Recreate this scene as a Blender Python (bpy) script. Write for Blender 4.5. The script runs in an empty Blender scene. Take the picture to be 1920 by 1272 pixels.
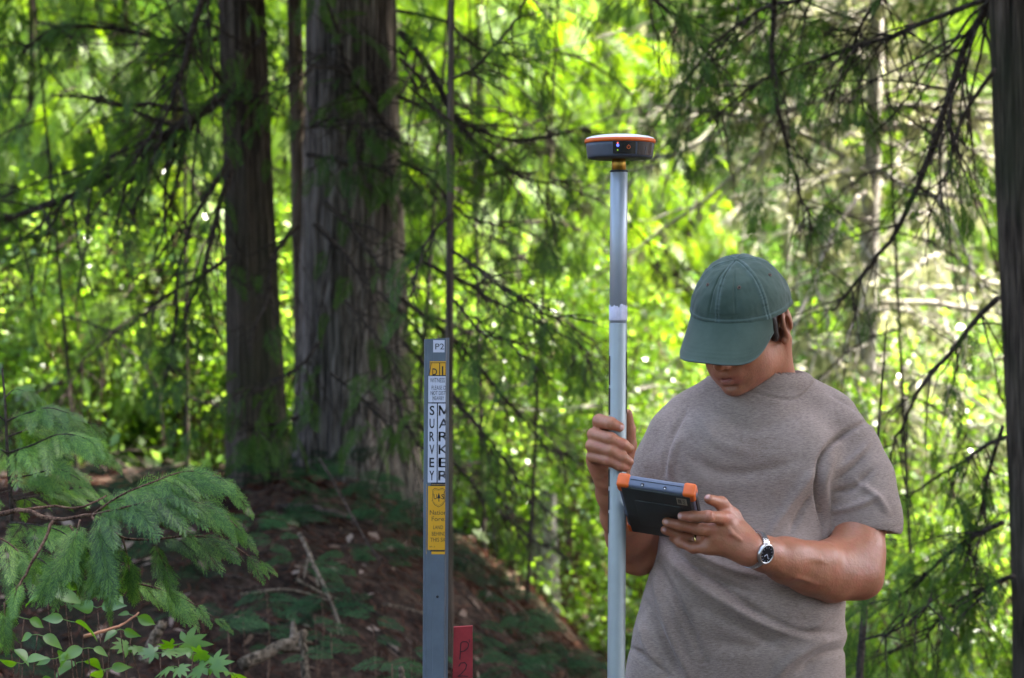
import bpy, bmesh, math, random
import numpy as np
from mathutils import Vector, Matrix, Euler

# ------------------------------------------------------------------ camera, sky, sun, exposure
SC = bpy.context.scene
COL = SC.collection
FPX, CX, CY, EYE = 4475.0, 960.0, 636.0, 1.55

def at(px, py, Y):
    """a point of the place: photo column, photo row, metres in front of the camera"""
    return np.array([(px - CX) / FPX * Y, Y, EYE - (py - CY) / FPX * Y])

cam_d = bpy.data.cameras.new('camera')
cam = bpy.data.objects.new('camera', cam_d)
COL.objects.link(cam)
cam.location = (0, 0, EYE)
cam.rotation_euler = (math.radians(90), 0, 0)
cam_d.sensor_width = 23.6
cam_d.lens = 23.6 * FPX / 1920.0
cam_d.clip_start = 0.05
cam_d.clip_end = 500
cam_d.dof.use_dof = True
cam_d.dof.focus_distance = 4.28
cam_d.dof.aperture_fstop = 3.5
cam_d.dof.aperture_blades = 7
SC.camera = cam

SUN_EL, SUN_AZ = math.radians(56), math.radians(72)      # azimuth clockwise from +Y (the view direction)
world = bpy.data.worlds.new('World')
SC.world = world
world.use_nodes = True
_nt = world.node_tree
_bg = _nt.nodes['Background']
_sky = _nt.nodes.new('ShaderNodeTexSky')
_sky.sky_type = 'NISHITA'
_sky.sun_disc = False
_sky.sun_elevation = SUN_EL
_sky.sun_rotation = SUN_AZ
_sky.altitude = 900
_sky.dust_density = 8.0
_sky.air_density = 0.75
_sky.ozone_density = 0.4
_nt.links.new(_sky.outputs[0], _bg.inputs[0])
_bg.inputs[1].default_value = 0.13
sun_d = bpy.data.lights.new('sun', 'SUN')
sun_d.energy = 3.9
sun_d.angle = math.radians(0.5)
sun_d.color = (1.0, 0.94, 0.84)
sun = bpy.data.objects.new('sun', sun_d)
COL.objects.link(sun)
SUN_DIR = Vector((math.sin(SUN_AZ) * math.cos(SUN_EL), math.cos(SUN_AZ) * math.cos(SUN_EL), math.sin(SUN_EL)))
sun.rotation_euler = SUN_DIR.to_track_quat('Z', 'Y').to_euler()
sun.location = (6, 2, 12)
SC.view_settings.view_transform = 'Standard'
SC.view_settings.look = 'None'
SC.view_settings.exposure = 3.4
SC.view_settings.gamma = 1
SC.render.engine = 'CYCLES'
SC.cycles.use_denoising = True
SC.cycles.max_bounces = 7
SC.cycles.diffuse_bounces = 4
SC.cycles.glossy_bounces = 2
SC.cycles.transmission_bounces = 4
SC.cycles.caustics_reflective = False
SC.cycles.caustics_refractive = False
SC.cycles.sample_clamp_indirect = 6

# ------------------------------------------------------------------ small helpers
RNG = np.random.default_rng(7)

def tag(o, label=None, cat=None, group=None, kind=None):
    if label: o['label'] = label
    if cat: o['category'] = cat
    if group: o['group'] = group
    if kind: o['kind'] = kind
    return o

def empty(name, loc, label=None, cat=None, group=None):
    o = bpy.data.objects.new(name, None)
    o.empty_display_size = 0.1
    COL.objects.link(o)
    o.location = tuple(float(v) for v in loc)
    return tag(o, label, cat, group)

def link(name, me, mats, parent=None):
    o = bpy.data.objects.new(name, me)
    COL.objects.link(o)
    for m in (mats if isinstance(mats, (list, tuple)) else [mats]):
        me.materials.append(m)
    if parent is not None:      # parts are modelled in world coordinates
        o.parent = parent
        o.matrix_parent_inverse = Matrix.Translation(parent.location).inverted() if parent.type == 'EMPTY' else Matrix()
    return o

def mesh_np(name, V, F, smooth=True, mat_idx=None, attr=None):
    """V (n,3); F list of arrays, each (m,k)"""
    me = bpy.data.meshes.new(name)
    if not isinstance(F, (list, tuple)): F = [F]
    F = [np.asarray(f, dtype=np.int32) for f in F if len(f)]
    V = np.ascontiguousarray(V, dtype=np.float32)
    me.vertices.add(len(V))
    me.vertices.foreach_set('co', V.ravel())
    loops = np.concatenate([f.ravel() for f in F])
    tot = np.concatenate([np.full(len(f), f.shape[1], dtype=np.int32) for f in F])
    start = np.concatenate([[0], np.cumsum(tot)[:-1]]).astype(np.int32)
    me.loops.add(len(loops)); me.loops.foreach_set('vertex_index', loops)
    me.polygons.add(len(tot))
    me.polygons.foreach_set('loop_start', start)
    me.polygons.foreach_set('use_smooth', np.full(len(tot), smooth, dtype=bool))
    if mat_idx is not None:
        me.polygons.foreach_set('material_index', np.asarray(mat_idx, dtype=np.int32))
    me.update(calc_edges=True)
    if attr:
        for k, c in attr.items():
            a = me.attributes.new(k, 'FLOAT', 'POINT')
            a.data.foreach_set('value', np.asarray(c, dtype=np.float32))
    return me

def build2(name, wood, green, mats, parent):
    """wood and leaves in one mesh with two material slots"""
    V = []; F = []; idx = []; n = 0
    for k, mb in enumerate((wood, green)):
        if not mb.V: continue
        V += mb.V
        for f in mb.F.values():
            f = np.concatenate(f); F.append(f + n); idx.append(np.full(len(f), k))
        n += mb.n
    return link(name, mesh_np(name, np.concatenate(V), F, True, np.concatenate(idx)), mats, parent)

def copy_thing(root, loc, rz=0, sc=1.0, label=None, tilt=(0, 0)):
    r = root.copy(); COL.objects.link(r); r.location = tuple(float(v) for v in loc); r.rotation_euler = (tilt[0], tilt[1], rz); r.scale = (sc,) * 3
    if label: r['label'] = label
    for ch in list(root.children):
        c = ch.copy(); COL.objects.link(c); c.parent = r; c.matrix_parent_inverse = ch.matrix_parent_inverse.copy()
        for g in list(ch.children):
            d = g.copy(); COL.objects.link(d); d.parent = c; d.matrix_parent_inverse = g.matrix_parent_inverse.copy()
    return r

class MB:
    """collects geometry for ONE mesh"""
    def __init__(s): s.V = []; s.F = {}; s.n = 0
    def add(s, V, F):
        V = np.asarray(V, dtype=float)
        if not len(V): return s
        for f in (F if isinstance(F, (list, tuple)) else [F]):
            f = np.asarray(f)
            if len(f): s.F.setdefault(f.shape[1], []).append(f + s.n)
        s.V.append(V); s.n += len(V)
        return s
    def mesh(s, name, smooth=True):
        return mesh_np(name, np.concatenate(s.V), [np.concatenate(v) for v in s.F.values()], smooth)
    def build(s, name, mat, parent=None, smooth=True):
        return link(name, s.mesh(name, smooth), mat, parent)
    def tube(s, P, R, seg=6, cap=True):
        P = np.asarray(P, dtype=float); n = len(P)
        R = np.broadcast_to(np.asarray(R, dtype=float), (n,))
        T = np.gradient(P, axis=0); T /= np.linalg.norm(T, axis=1, keepdims=True) + 1e-12
        ref = np.array([0, 0, 1.0]) if abs(T[0][2]) < 0.8 else np.array([1.0, 0, 0])
        A = np.cross(T, ref); A /= np.linalg.norm(A, axis=1, keepdims=True) + 1e-12
        B = np.cross(T, A)
        a = np.linspace(0, 2 * np.pi, seg, endpoint=False)
        ring = A[:, None] * np.cos(a)[None, :, None] + B[:, None] * np.sin(a)[None, :, None]
        V = (P[:, None] + ring * R[:, None, None]).reshape(-1, 3)
        i = np.arange(n - 1)[:, None] * seg; j = np.arange(seg)[None]; k = (j + 1) % seg
        F = np.stack([i + j, i + k, i + seg + k, i + seg + j], -1).reshape(-1, 4)
        s.add(V, F)
        if cap and seg > 3:
            base = s.n - len(V)
            s.F.setdefault(seg, []).append(np.array([np.arange(seg)[::-1] + base, np.arange(seg) + base + (n - 1) * seg]))
        return s
    def box(s, c, size, rot=None):
        x, y, z = np.array(size) / 2
        V = np.array([[-x,-y,-z],[x,-y,-z],[x,y,-z],[-x,y,-z],[-x,-y,z],[x,-y,z],[x,y,z],[-x,y,z]])
        if rot is not None: V = V @ np.asarray(rot).T
        return s.add(V + np.asarray(c), np.array([[0,3,2,1],[4,5,6,7],[0,1,5,4],[1,2,6,5],[2,3,7,6],[3,0,4,7]]))

def curve(pts, n):
    """Catmull-Rom through pts"""
    P = np.asarray(pts, dtype=float)
    if len(P) == 2: return P[0] + (P[1] - P[0]) * np.linspace(0, 1, n)[:, None]
    Q = np.vstack([2 * P[0] - P[1], P, 2 * P[-1] - P[-2]])
    t = np.linspace(0, len(P) - 1 - 1e-6, n); i = t.astype(int); f = (t - i)[:, None]
    a, b, c, d = Q[i], Q[i + 1], Q[i + 2], Q[i + 3]
    return 0.5 * (2 * b + (c - a) * f + (2 * a - 5 * b + 4 * c - d) * f ** 2 + (3 * b - a - 3 * c + d) * f ** 3)

def nrm(v): return v / (np.linalg.norm(v, axis=-1, keepdims=True) + 1e-12)

def frames(D, U):
    """rotation matrices with columns (side, D, up)"""
    D = nrm(D); S = nrm(np.cross(D, U)); N = np.cross(S, D)
    return np.stack([S, D, N], -1)

def scatter(mb, tpl, P, D, U, S):
    """tpl=(V,F): copies of a small leaf template into ONE mesh"""
    TV, TF = tpl
    R = frames(D, U)
    V = np.einsum('nij,kj->nki', R, TV) * np.asarray(S)[:, None, None] + P[:, None]
    n, k = len(P), len(TV)
    Fs = [(np.arange(n)[:, None, None] * k + f[None]).reshape(-1, f.shape[1]) for f in TF]
    mb.add(V.reshape(-1, 3), Fs)

# ------------------------------------------------------------------ noise for geometry
_perm = np.random.default_rng(3).random((64, 64, 64))
def vnoise(x, y, z=0):
    x, y, z = np.broadcast_arrays(np.asarray(x, float), np.asarray(y, float), np.asarray(z, float))
    xi, yi, zi = np.floor(x).astype(int), np.floor(y).astype(int), np.floor(z).astype(int)
    fx, fy, fz = x - xi, y - yi, z - zi
    fx, fy, fz = [f * f * (3 - 2 * f) for f in (fx, fy, fz)]
    r = 0
    for a in (0, 1):
        for b in (0, 1):
            for c in (0, 1):
                w = (fx if a else 1 - fx) * (fy if b else 1 - fy) * (fz if c else 1 - fz)
                r = r + w * _perm[(xi + a) % 64, (yi + b) % 64, (zi + c) % 64]
    return r * 2 - 1
def fbm(x, y, z=0, o=4):
    r = 0; a = 1
    for i in range(o):
        r = r + a * vnoise(np.asarray(x) * 2 ** i + 11 * i, np.asarray(y) * 2 ** i + 5 * i, np.asarray(z) * 2 ** i); a *= 0.5
    return r
def sstep(a, b, x):
    t = np.clip((x - a) / (b - a), 0, 1); return t * t * (3 - 2 * t)

# ------------------------------------------------------------------ materials
def new_mat(name):
    m = bpy.data.materials.new(name); m.use_nodes = True
    nt = m.node_tree; nt.nodes.clear()
    out = nt.nodes.new('ShaderNodeOutputMaterial')
    return m, nt, out
def N(nt, t, **kw):
    n = nt.nodes.new(t)
    for k, v in kw.items():
        if k.startswith('i_'):
            n.inputs[k[2:].replace('_', ' ')].default_value = v
        else: setattr(n, k, v)
    return n
def ramp(nt, fac, stops, interp='LINEAR'):
    r = nt.nodes.new('ShaderNodeValToRGB'); r.color_ramp.interpolation = interp
    el = r.color_ramp.elements
    while len(el) < len(stops): el.new(0.5)
    for e, (p, c) in zip(el, stops): e.position = p; e.color = (*c, 1) if len(c) == 3 else c
    nt.links.new(fac, r.inputs[0]); return r
def coords(nt, scale=(1, 1, 1), space='Object'):
    tc = N(nt, 'ShaderNodeTexCoord'); mp = N(nt, 'ShaderNodeMapping'); mp.inputs['Scale'].default_value = scale
    nt.links.new(tc.outputs[space], mp.inputs[0]); return mp.outputs[0]
def noise(nt, vec, scale, detail=4, rough=0.6, dist=0):
    n = N(nt, 'ShaderNodeTexNoise'); n.inputs['Scale'].default_value = scale
    n.inputs['Detail'].default_value = detail; n.inputs['Roughness'].default_value = rough
    n.inputs['Distortion'].default_value = dist
    nt.links.new(vec, n.inputs['Vector']); return n.outputs['Fac']
def bump(nt, h, strength=0.5, dist=0.01):
    b = N(nt, 'ShaderNodeBump'); b.inputs['Strength'].default_value = strength; b.inputs['Distance'].default_value = dist
    nt.links.new(h, b.inputs['Height']); return b.outputs[0]
def principled(nt, out, **kw):
    p = N(nt, 'ShaderNodeBsdfPrincipled')
    for k, v in kw.items():
        s = p.inputs[k.replace('_', ' ')]
        if hasattr(v, 'is_linked'): nt.links.new(v, s)
        else: s.default_value = v if not isinstance(v, tuple) or len(v) == 4 or s.type == 'VECTOR' else (*v, 1)
    nt.links.new(p.outputs[0], out.inputs[0]); return p

def plain(name, col, rough=0.5, metal=0.0, var=0.12, scale=40, bmp=0.0, spec=0.5, **kw):
    """one-colour surface with slight mottling"""
    m, nt, out = new_mat(name)
    v = coords(nt); n = noise(nt, v, scale, 5)
    r = ramp(nt, n, [(0.3, tuple(c * (1 - var) for c in col)), (0.7, tuple(min(1, c * (1 + var)) for c in col))])
    p = principled(nt, out, Base_Color=r.outputs[0], Roughness=rough, Metallic=metal, Specular_IOR_Level=spec, **kw)
    if bmp: nt.links.new(bump(nt, n, bmp, 0.002), p.inputs['Normal'])
    return m

def leaf_mat(name, cols, trans=0.5, tcol=1.35, gloss=0.02, rough=0.5, patch=0.6):
    """thin leaf: diffuse + light passing through; colour differs leaf by leaf and in soft patches"""
    m, nt, out = new_mat(name)
    g = N(nt, 'ShaderNodeNewGeometry')
    v = coords(nt, space='Object'); n = noise(nt, v, patch, 3)
    mx = N(nt, 'ShaderNodeMath', operation='MULTIPLY_ADD'); nt.links.new(n, mx.inputs[0]); mx.inputs[1].default_value = 1.1
    ad = N(nt, 'ShaderNodeMath', operation='MULTIPLY_ADD'); nt.links.new(g.outputs['Random Per Island'], ad.inputs[0])
    ad.inputs[1].default_value = 0.55; ad.inputs[2].default_value = -0.32
    nt.links.new(ad.outputs[0], mx.inputs[2])
    k = len(cols) - 1
    r = ramp(nt, mx.outputs[0], [(0.15 + 0.7 * i / k, c) for i, c in enumerate(cols)])
    d = N(nt, 'ShaderNodeBsdfDiffuse'); t = N(nt, 'ShaderNodeBsdfTranslucent')
    hs = N(nt, 'ShaderNodeHueSaturation'); hs.inputs['Hue'].default_value = 0.489; hs.inputs['Saturation'].default_value = 1.12; hs.inputs['Value'].default_value = tcol
    nt.links.new(r.outputs[0], d.inputs[0]); nt.links.new(r.outputs[0], hs.inputs['Color']); nt.links.new(hs.outputs[0], t.inputs[0])
    mix = N(nt, 'ShaderNodeMixShader'); mix.inputs[0].default_value = trans
    nt.links.new(d.outputs[0], mix.inputs[1]); nt.links.new(t.outputs[0], mix.inputs[2])
    gl = N(nt, 'ShaderNodeBsdfGlossy'); gl.inputs['Roughness'].default_value = rough; gl.inputs[0].default_value = (1, 1, 1, 1)
    m2 = N(nt, 'ShaderNodeMixShader'); m2.inputs[0].default_value = gloss
    nt.links.new(mix.outputs[0], m2.inputs[1]); nt.links.new(gl.outputs[0], m2.inputs[2])
    nt.links.new(m2.outputs[0], out.inputs[0])
    return m

def bark_mat(name, dark, light, zs=0.12, scale=42, strength=1.0, moss=None):
    m, nt, out = new_mat(name)
    n = noise(nt, coords(nt, (1, 1, zs)), scale, 6, 0.7, 0.3)
    w = noise(nt, coords(nt, (1, 1, zs * .4)), scale * 2.4, 4, 0.6)
    big_ = noise(nt, coords(nt, (1, 1, .25)), 4.5, 4, .6)
    ad = N(nt, 'ShaderNodeMath', operation='MULTIPLY_ADD'); nt.links.new(w, ad.inputs[0]); ad.inputs[1].default_value = .8; nt.links.new(n, ad.inputs[2])
    a2 = N(nt, 'ShaderNodeMath', operation='MULTIPLY_ADD'); nt.links.new(big_, a2.inputs[0]); a2.inputs[1].default_value = .45; nt.links.new(ad.outputs[0], a2.inputs[2])
    hf = N(nt, 'ShaderNodeMath', operation='MULTIPLY'); nt.links.new(a2.outputs[0], hf.inputs[0]); hf.inputs[1].default_value = 1 / 2.25
    r = ramp(nt, hf.outputs[0], [(0.42, tuple(c * 0.22 for c in dark)), (0.48, dark), (0.54, tuple((a + b) / 2 for a, b in zip(dark, light))), (0.60, light)])
    col = r.outputs[0]
    if moss:
        n2 = noise(nt, coords(nt, (1, 1, 0.5)), 3.0, 5)
        mr = ramp(nt, n2, [(0.5, (0, 0, 0)), (0.68, (.6, .6, .6))])
        mixc = N(nt, 'ShaderNodeMix', data_type='RGBA')
        nt.links.new(mr.outputs[0], mixc.inputs[0]); nt.links.new(col, mixc.inputs[6]); mixc.inputs[7].default_value = (*moss, 1)
        col = mixc.outputs[2]
    p = principled(nt, out, Base_Color=col, Roughness=0.9, Specular_IOR_Level=0.2)
    nt.links.new(bump(nt, hf.outputs[0], strength, 0.03), p.inputs['Normal'])
    return m

M = {}
M['cedar_bark'] = bark_mat('cedar_bark', (0.055, 0.040, 0.028), (0.175, 0.135, 0.10), zs=0.05, scale=75, moss=(0.045, 0.05, 0.025))
M['grey_bark'] = bark_mat('grey_bark', (0.095, 0.076, 0.060), (0.42, 0.355, 0.29), zs=0.045, scale=70, moss=(0.06, 0.065, 0.035))
M['twig_bark'] = bark_mat('twig_bark', (0.035, 0.026, 0.020), (0.11, 0.085, 0.065), zs=1, scale=60, strength=0.5)
M['red_twig'] = bark_mat('red_twig', (0.10, 0.055, 0.035), (0.24, 0.15, 0.10), zs=1, scale=90, strength=0.4)
M['pale_dead'] = bark_mat('pale_dead', (0.30, 0.27, 0.22), (0.62, 0.58, 0.52), zs=1, scale=50, strength=0.5, moss=(0.38, 0.42, 0.20))
M['lichen'] = leaf_mat('lichen', [(0.22, 0.24, 0.10), (0.42, 0.44, 0.26)], trans=0.35, tcol=1.1, gloss=0)
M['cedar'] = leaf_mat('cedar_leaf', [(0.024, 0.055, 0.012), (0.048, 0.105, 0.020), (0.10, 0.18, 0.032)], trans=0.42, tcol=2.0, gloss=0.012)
M['cedar_near'] = leaf_mat('cedar_near', [(0.020, 0.060, 0.010), (0.080, 0.195, 0.026), (0.20, 0.38, 0.05)], trans=0.35, tcol=1.5, gloss=0.03, patch=3)
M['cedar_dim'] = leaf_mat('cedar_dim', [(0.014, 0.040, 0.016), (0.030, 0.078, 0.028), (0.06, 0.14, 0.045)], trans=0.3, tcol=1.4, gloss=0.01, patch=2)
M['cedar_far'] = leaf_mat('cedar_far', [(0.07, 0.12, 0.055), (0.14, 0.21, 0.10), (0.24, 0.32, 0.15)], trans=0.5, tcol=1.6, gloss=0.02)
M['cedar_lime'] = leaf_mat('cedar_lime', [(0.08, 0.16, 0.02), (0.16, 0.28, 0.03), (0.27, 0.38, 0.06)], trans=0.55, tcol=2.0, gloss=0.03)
M['lime'] = leaf_mat('lime_leaf', [(0.09, 0.18, 0.025), (0.17, 0.31, 0.04), (0.30, 0.43, 0.09)], trans=0.55, tcol=2.0, gloss=0.06, rough=0.3)
M['shrub'] = leaf_mat('shrub_leaf', [(0.07, 0.15, 0.03), (0.13, 0.25, 0.045), (0.21, 0.33, 0.08)], trans=0.5, tcol=1.8, gloss=0.04)
M['fern'] = leaf_mat('fern_leaf', [(0.03, 0.11, 0.010), (0.08, 0.21, 0.02), (0.18, 0.34, 0.04)], trans=0.5, tcol=1.6, gloss=0.06, patch=9)
# ------------------------------------------------------------------ terrain
def ground(x, y):
    x = np.asarray(x, float); y = np.asarray(y, float)
    side = sstep(1.05, -0.85, x)
    bank = 0.98 * side * sstep(5.6, 8.6, y) * (1 - 0.75 * sstep(10.2, 14, y))
    lf = 0.84 * np.exp(-((x + 1.35) / 0.62) ** 2 - ((y - 5.35) / 1.0) ** 2)
    h = np.maximum(bank, lf) + 0.15 * np.minimum(bank, lf)
    hill = np.maximum(0, y - 16) * (0.30 + 0.12 * sstep(20, 34, y)) + np.maximum(0, np.abs(x) - 8) * 0.15
    h = h + hill - 0.25 * sstep(6, 11, y) * (1 - side) * (1 - sstep(13, 18, y))
    h = h + 0.05 * fbm(x * 1.3, y * 1.3) * sstep(0.5, 3, np.hypot(x - 0.4, y - 4.5)) + 0.35 * fbm(x * 0.25, y * 0.25 + 9) * sstep(11, 20, y)
    h = h + 0.02 * fbm(x * 6, y * 6, 0, 3)
    return h

def make_ground():
    # fine near, coarse far
    ys = np.concatenate([np.linspace(-12, 3, 16), np.linspace(3.15, 14, 190), np.linspace(14.3, 60, 110)])
    xs = np.concatenate([np.linspace(-45, -7, 40), np.linspace(-6.8, 6.8, 200), np.linspace(7, 45, 40)])
    X, Y = np.meshgrid(xs, ys); Z = ground(X, Y)
    V = np.stack([X, Y, Z], -1).reshape(-1, 3); nx, ny = len(xs), len(ys)
    i = np.arange(ny - 1)[:, None] * nx + np.arange(nx - 1)[None]
    F = np.stack([i, i + 1, i + nx + 1, i + nx], -1).reshape(-1, 4)
    m, nt, out = new_mat('forest_floor')
    v = coords(nt)
    a = noise(nt, v, 1.1, 5); b = noise(nt, v, 38, 6, 0.7); c = noise(nt, coords(nt, (1, 1, 1)), 7, 5, 0.65)
    r1 = ramp(nt, b, [(0.33, (0.008, 0.005, 0.004)), (0.5, (0.030, 0.017, 0.012)), (0.66, (0.075, 0.044, 0.031))])
    r2 = ramp(nt, b, [(0.35, (0.025, 0.016, 0.011)), (0.62, (0.12, 0.075, 0.052))])
    mx = N(nt, 'ShaderNodeMix', data_type='RGBA'); f = ramp(nt, c, [(0.42, (0, 0, 0)), (0.6, (1, 1, 1))])
    nt.links.new(f.outputs[0], mx.inputs[0]); nt.links.new(r1.outputs[0], mx.inputs[6]); nt.links.new(r2.outputs[0], mx.inputs[7])
    mg = N(nt, 'ShaderNodeMix', data_type='RGBA'); f2 = ramp(nt, a, [(0.52, (0, 0, 0)), (0.62, (0.75, 0.75, 0.75))])
    nt.links.new(f2.outputs[0], mg.inputs[0]); nt.links.new(mx.outputs[2], mg.inputs[6]); mg.inputs[7].default_value = (0.022, 0.024, 0.010, 1)
    p = principled(nt, out, Base_Color=mg.outputs[2], Roughness=0.95, Specular_IOR_Level=0.15)
    nt.links.new(bump(nt, b, 1.0, 0.03), p.inputs['Normal'])
    o = link('ground', mesh_np('ground', V, F), m)
    tag(o, 'brown needle covered forest floor rising to a wooded slope', 'ground', kind='structure')
make_ground()

# ------------------------------------------------------------------ leaf and spray templates (along +Y, up +Z)
def tpl_leaf(w=0.32, bend=0.12):
    V = np.array([[0, 0, 0], [-w * .8, .3, .04], [-w, .6, .03 - bend * .4], [0, 1, -bend], [w, .6, .03 - bend * .4], [w * .8, .3, .04], [0, .5, -.02]])
    F = np.array([[0, 1, 6], [1, 2, 6], [2, 3, 6], [3, 4, 6], [4, 5, 6], [5, 0, 6]])
    return V, [F[:, ::-1]]
LEAF = tpl_leaf()
LEAF_S = (np.array([[0, 0, 0], [-.3, .5, .03], [0, 1, -.1], [.3, .5, .03]]), [np.array([[0, 3, 2, 1]])])

def tpl_spray(npin=9, sub=2, width=0.5, wleaf=0.028, droop=0.30, seed=1, a0=52, a1=38):
    """flat cedar spray: rachis, alternate pinnae, small side twigs"""
    rg = np.random.default_rng(seed); mb = MB()
    def bend(P):  # droop towards the tip and outwards
        P = P.copy(); P[:, 2] -= droop * P[:, 1] ** 2 + 0.55 * droop * np.abs(P[:, 0]) ** 1.3; return P
    def strip(a, b, w):
        a = np.array([*a, 0.]); b = np.array([*b, 0.]); d = b - a; s = np.array([-d[1], d[0], 0]); s = s / (np.linalg.norm(s) + 1e-9) * w
        m = a + d * 0.45
        mb.add(bend(np.array([a, m - s, b, m + s])), np.array([[0, 1, 2, 3]]))
    n = 5
    for i in range(n):
        strip((0, i / n), (0, (i + 1.1) / n), wleaf * 0.55)
    for i in range(npin):
        t = 0.06 + 0.9 * i / npin
        L = width * (1 - t) ** 0.75 * (0.75 + 0.25 * min(1, t * 6)) + 0.05
        for sgn in (-1, 1):
            tt = t + (0.45 / npin if sgn > 0 else 0)
            ang = math.radians(a0 - 14 * t + rg.uniform(-7, 7)); l = L * rg.uniform(0.8, 1.1)
            d = np.array([sgn * math.sin(ang), math.cos(ang)]); a = np.array([0, tt])
            strip(a, a + d * l, wleaf if sub else wleaf * 1.5)
            for k in range(sub):
                q = (k + 0.7) / (sub + 0.4); p0 = a + d * l * q
                for s2 in (-1, 1):
                    an2 = ang * sgn + s2 * math.radians(a1 + rg.uniform(-6, 6)); d2 = np.array([math.sin(an2), math.cos(an2)])
                    strip(p0, p0 + d2 * l * 0.42 * (1 - q * 0.55), wleaf * 0.8)
    V = np.concatenate(mb.V); return V, [np.concatenate(v) for v in mb.F.values()]
SPRAY_M = [tpl_spray(11, 3, 0.36, 0.0125, seed=s, a0=46, a1=32) for s in range(3)]
SPRAY_F = [tpl_spray(8, 1, 0.36, 0.016, seed=s + 5, a0=46, a1=30) for s in range(3)]

def rand_dirs(rg, n): return nrm(rg.normal(size=(n, 3)))

def foliage_on(mb, rg, pts, dirs, size, tpls, hang=0.5, per=1, jit=0.1):
    """sprays leaving a twig sideways and drooping"""
    n = len(pts) * per
    if n == 0: return
    P = np.repeat(pts, per, 0) + rg.normal(size=(n, 3)) * jit * 0.3
    D = np.repeat(dirs, per, 0) * 0.55 + rand_dirs(rg, n) * 0.75; D[:, 2] = D[:, 2] * 0.5 - hang
    U = np.tile([0, 0, 1.0], (n, 1)) + rand_dirs(rg, n) * 0.45
    S = size * rg.uniform(0.6, 1.25, n)
    w = rg.integers(0, len(tpls), n)
    for k, tp in enumerate(tpls):
        q = w == k
        if q.any(): scatter(mb, tp, P[q], D[q], U[q], S[q])

def grow_limb(wood, green, rg, P, r0, r1, ntw, tlen, size, tpls, hang=0.5, per=2, droop=0.5, bare=0.25, subtw=True, dens=7):
    """limb along P, hanging twigs off it, sprays along the twigs"""
    wood.tube(P, np.linspace(r0, r1, len(P)), 6)
    T = nrm(np.gradient(P, axis=0)); n = len(P)
    for _ in range(ntw):
        i = int(rg.uniform(n * 0.12, n - 1)); f = i / n
        d = nrm(T[i] * rg.uniform(0.4, 1.0) + rand_dirs(rg, 1)[0] * 0.8 + np.array([0, 0, -droop * rg.uniform(0.3, 1.4)]))
        L = tlen * rg.uniform(0.35, 1.2) * (1 - 0.45 * f)
        m = 7; t = np.linspace(0, 1, m)[:, None]
        Q = P[i] + d * L * t + np.array([0, 0, -1]) * droop * 0.45 * L * t ** 2 + rg.normal(size=(m, 3)) * 0.018 * L * np.sqrt(t)
        rr = max(0.0028, (r0 * (1 - f) + r1 * f) * 0.42)
        wood.tube(Q, np.linspace(rr, rr * 0.35, m), 4, False)
        TQ = nrm(np.gradient(Q, axis=0))
        if subtw:
            for _k in range(rg.integers(1, 4)):
                j = rg.integers(1, m - 1); d2 = nrm(TQ[j] + rand_dirs(rg, 1)[0] * 0.9 - np.array([0, 0, 0.3])); L2 = L * rg.uniform(0.2, 0.5)
                q2 = Q[j] + d2 * L2 * np.linspace(0, 1, 4)[:, None]
                wood.tube(q2, np.linspace(rr * 0.5, rr * 0.25, 4), 3, False)
                if green is not None and rg.random() > bare:
                    foliage_on(green, rg, q2[1:], np.tile(d2, (3, 1)), size, tpls, hang, max(1, per - 1))
        if green is not None and rg.random() > bare:
            k = max(2, int(L * dens)); s = np.linspace(0.25, 1, k); idx = np.clip((s * (m - 1)).astype(int), 0, m - 1)
            foliage_on(green, rg, Q[idx], TQ[idx], size, tpls, hang, per)

def trunk_mesh(mb, base, top, r0, r1, flare=0.0, seg=48, n=60, flute=0.07, seed=0, lean=None):
    base = np.asarray(base, float); top = np.asarray(top, float)
    t = np.linspace(0, 1, n); P = base + (top - base) * t[:, None]
    h = np.linalg.norm(top - base)
    if lean is not None: P[:, :2] += np.asarray(lean) * (np.sin(t * 3.1) * 1.0)[:, None]
    a = np.linspace(0, 2 * np.pi, seg, endpoint=False)
    R = (r0 + (r1 - r0) * t)[:, None] * np.ones(seg)
    fl = flare * np.exp(-t * h / 0.38)[:, None] * (1 + 0.55 * np.sin(a * 5 + seed)[None] + 0.3 * np.sin(a * 3 + 1.7 * seed)[None])
    zz = (t * h)[:, None]
    ridge = (np.abs(vnoise(a[None] * r0 * 55 + .25 * np.sin(zz * 3), zz * 1.6 + seed * 3, seed)) * .6 + .4 * np.abs(vnoise(a[None] * r0 * 120, zz * 4.5, seed + 9))) * min(.022, r0 * .13)
    R = R * (1 + flute * fbm(np.cos(a) * 2.2 + seed, np.sin(a) * 2.2 + zz * 0.15, zz * 0.5, 3) + 0.5 * flute * vnoise(np.cos(a) * 9, np.sin(a) * 9 + seed, zz * 0.8)) + fl - ridge
    V = np.stack([P[:, :1] + R * np.cos(a), P[:, 1:2] + R * np.sin(a), P[:, 2:3] + 0 * R], -1).reshape(-1, 3)
    i = np.arange(n - 1)[:, None] * seg; j = np.arange(seg)[None]; k = (j + 1) % seg
    mb.add(V, np.stack([i + j, i + k, i + seg + k, i + seg + j], -1).reshape(-1, 4))

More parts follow.
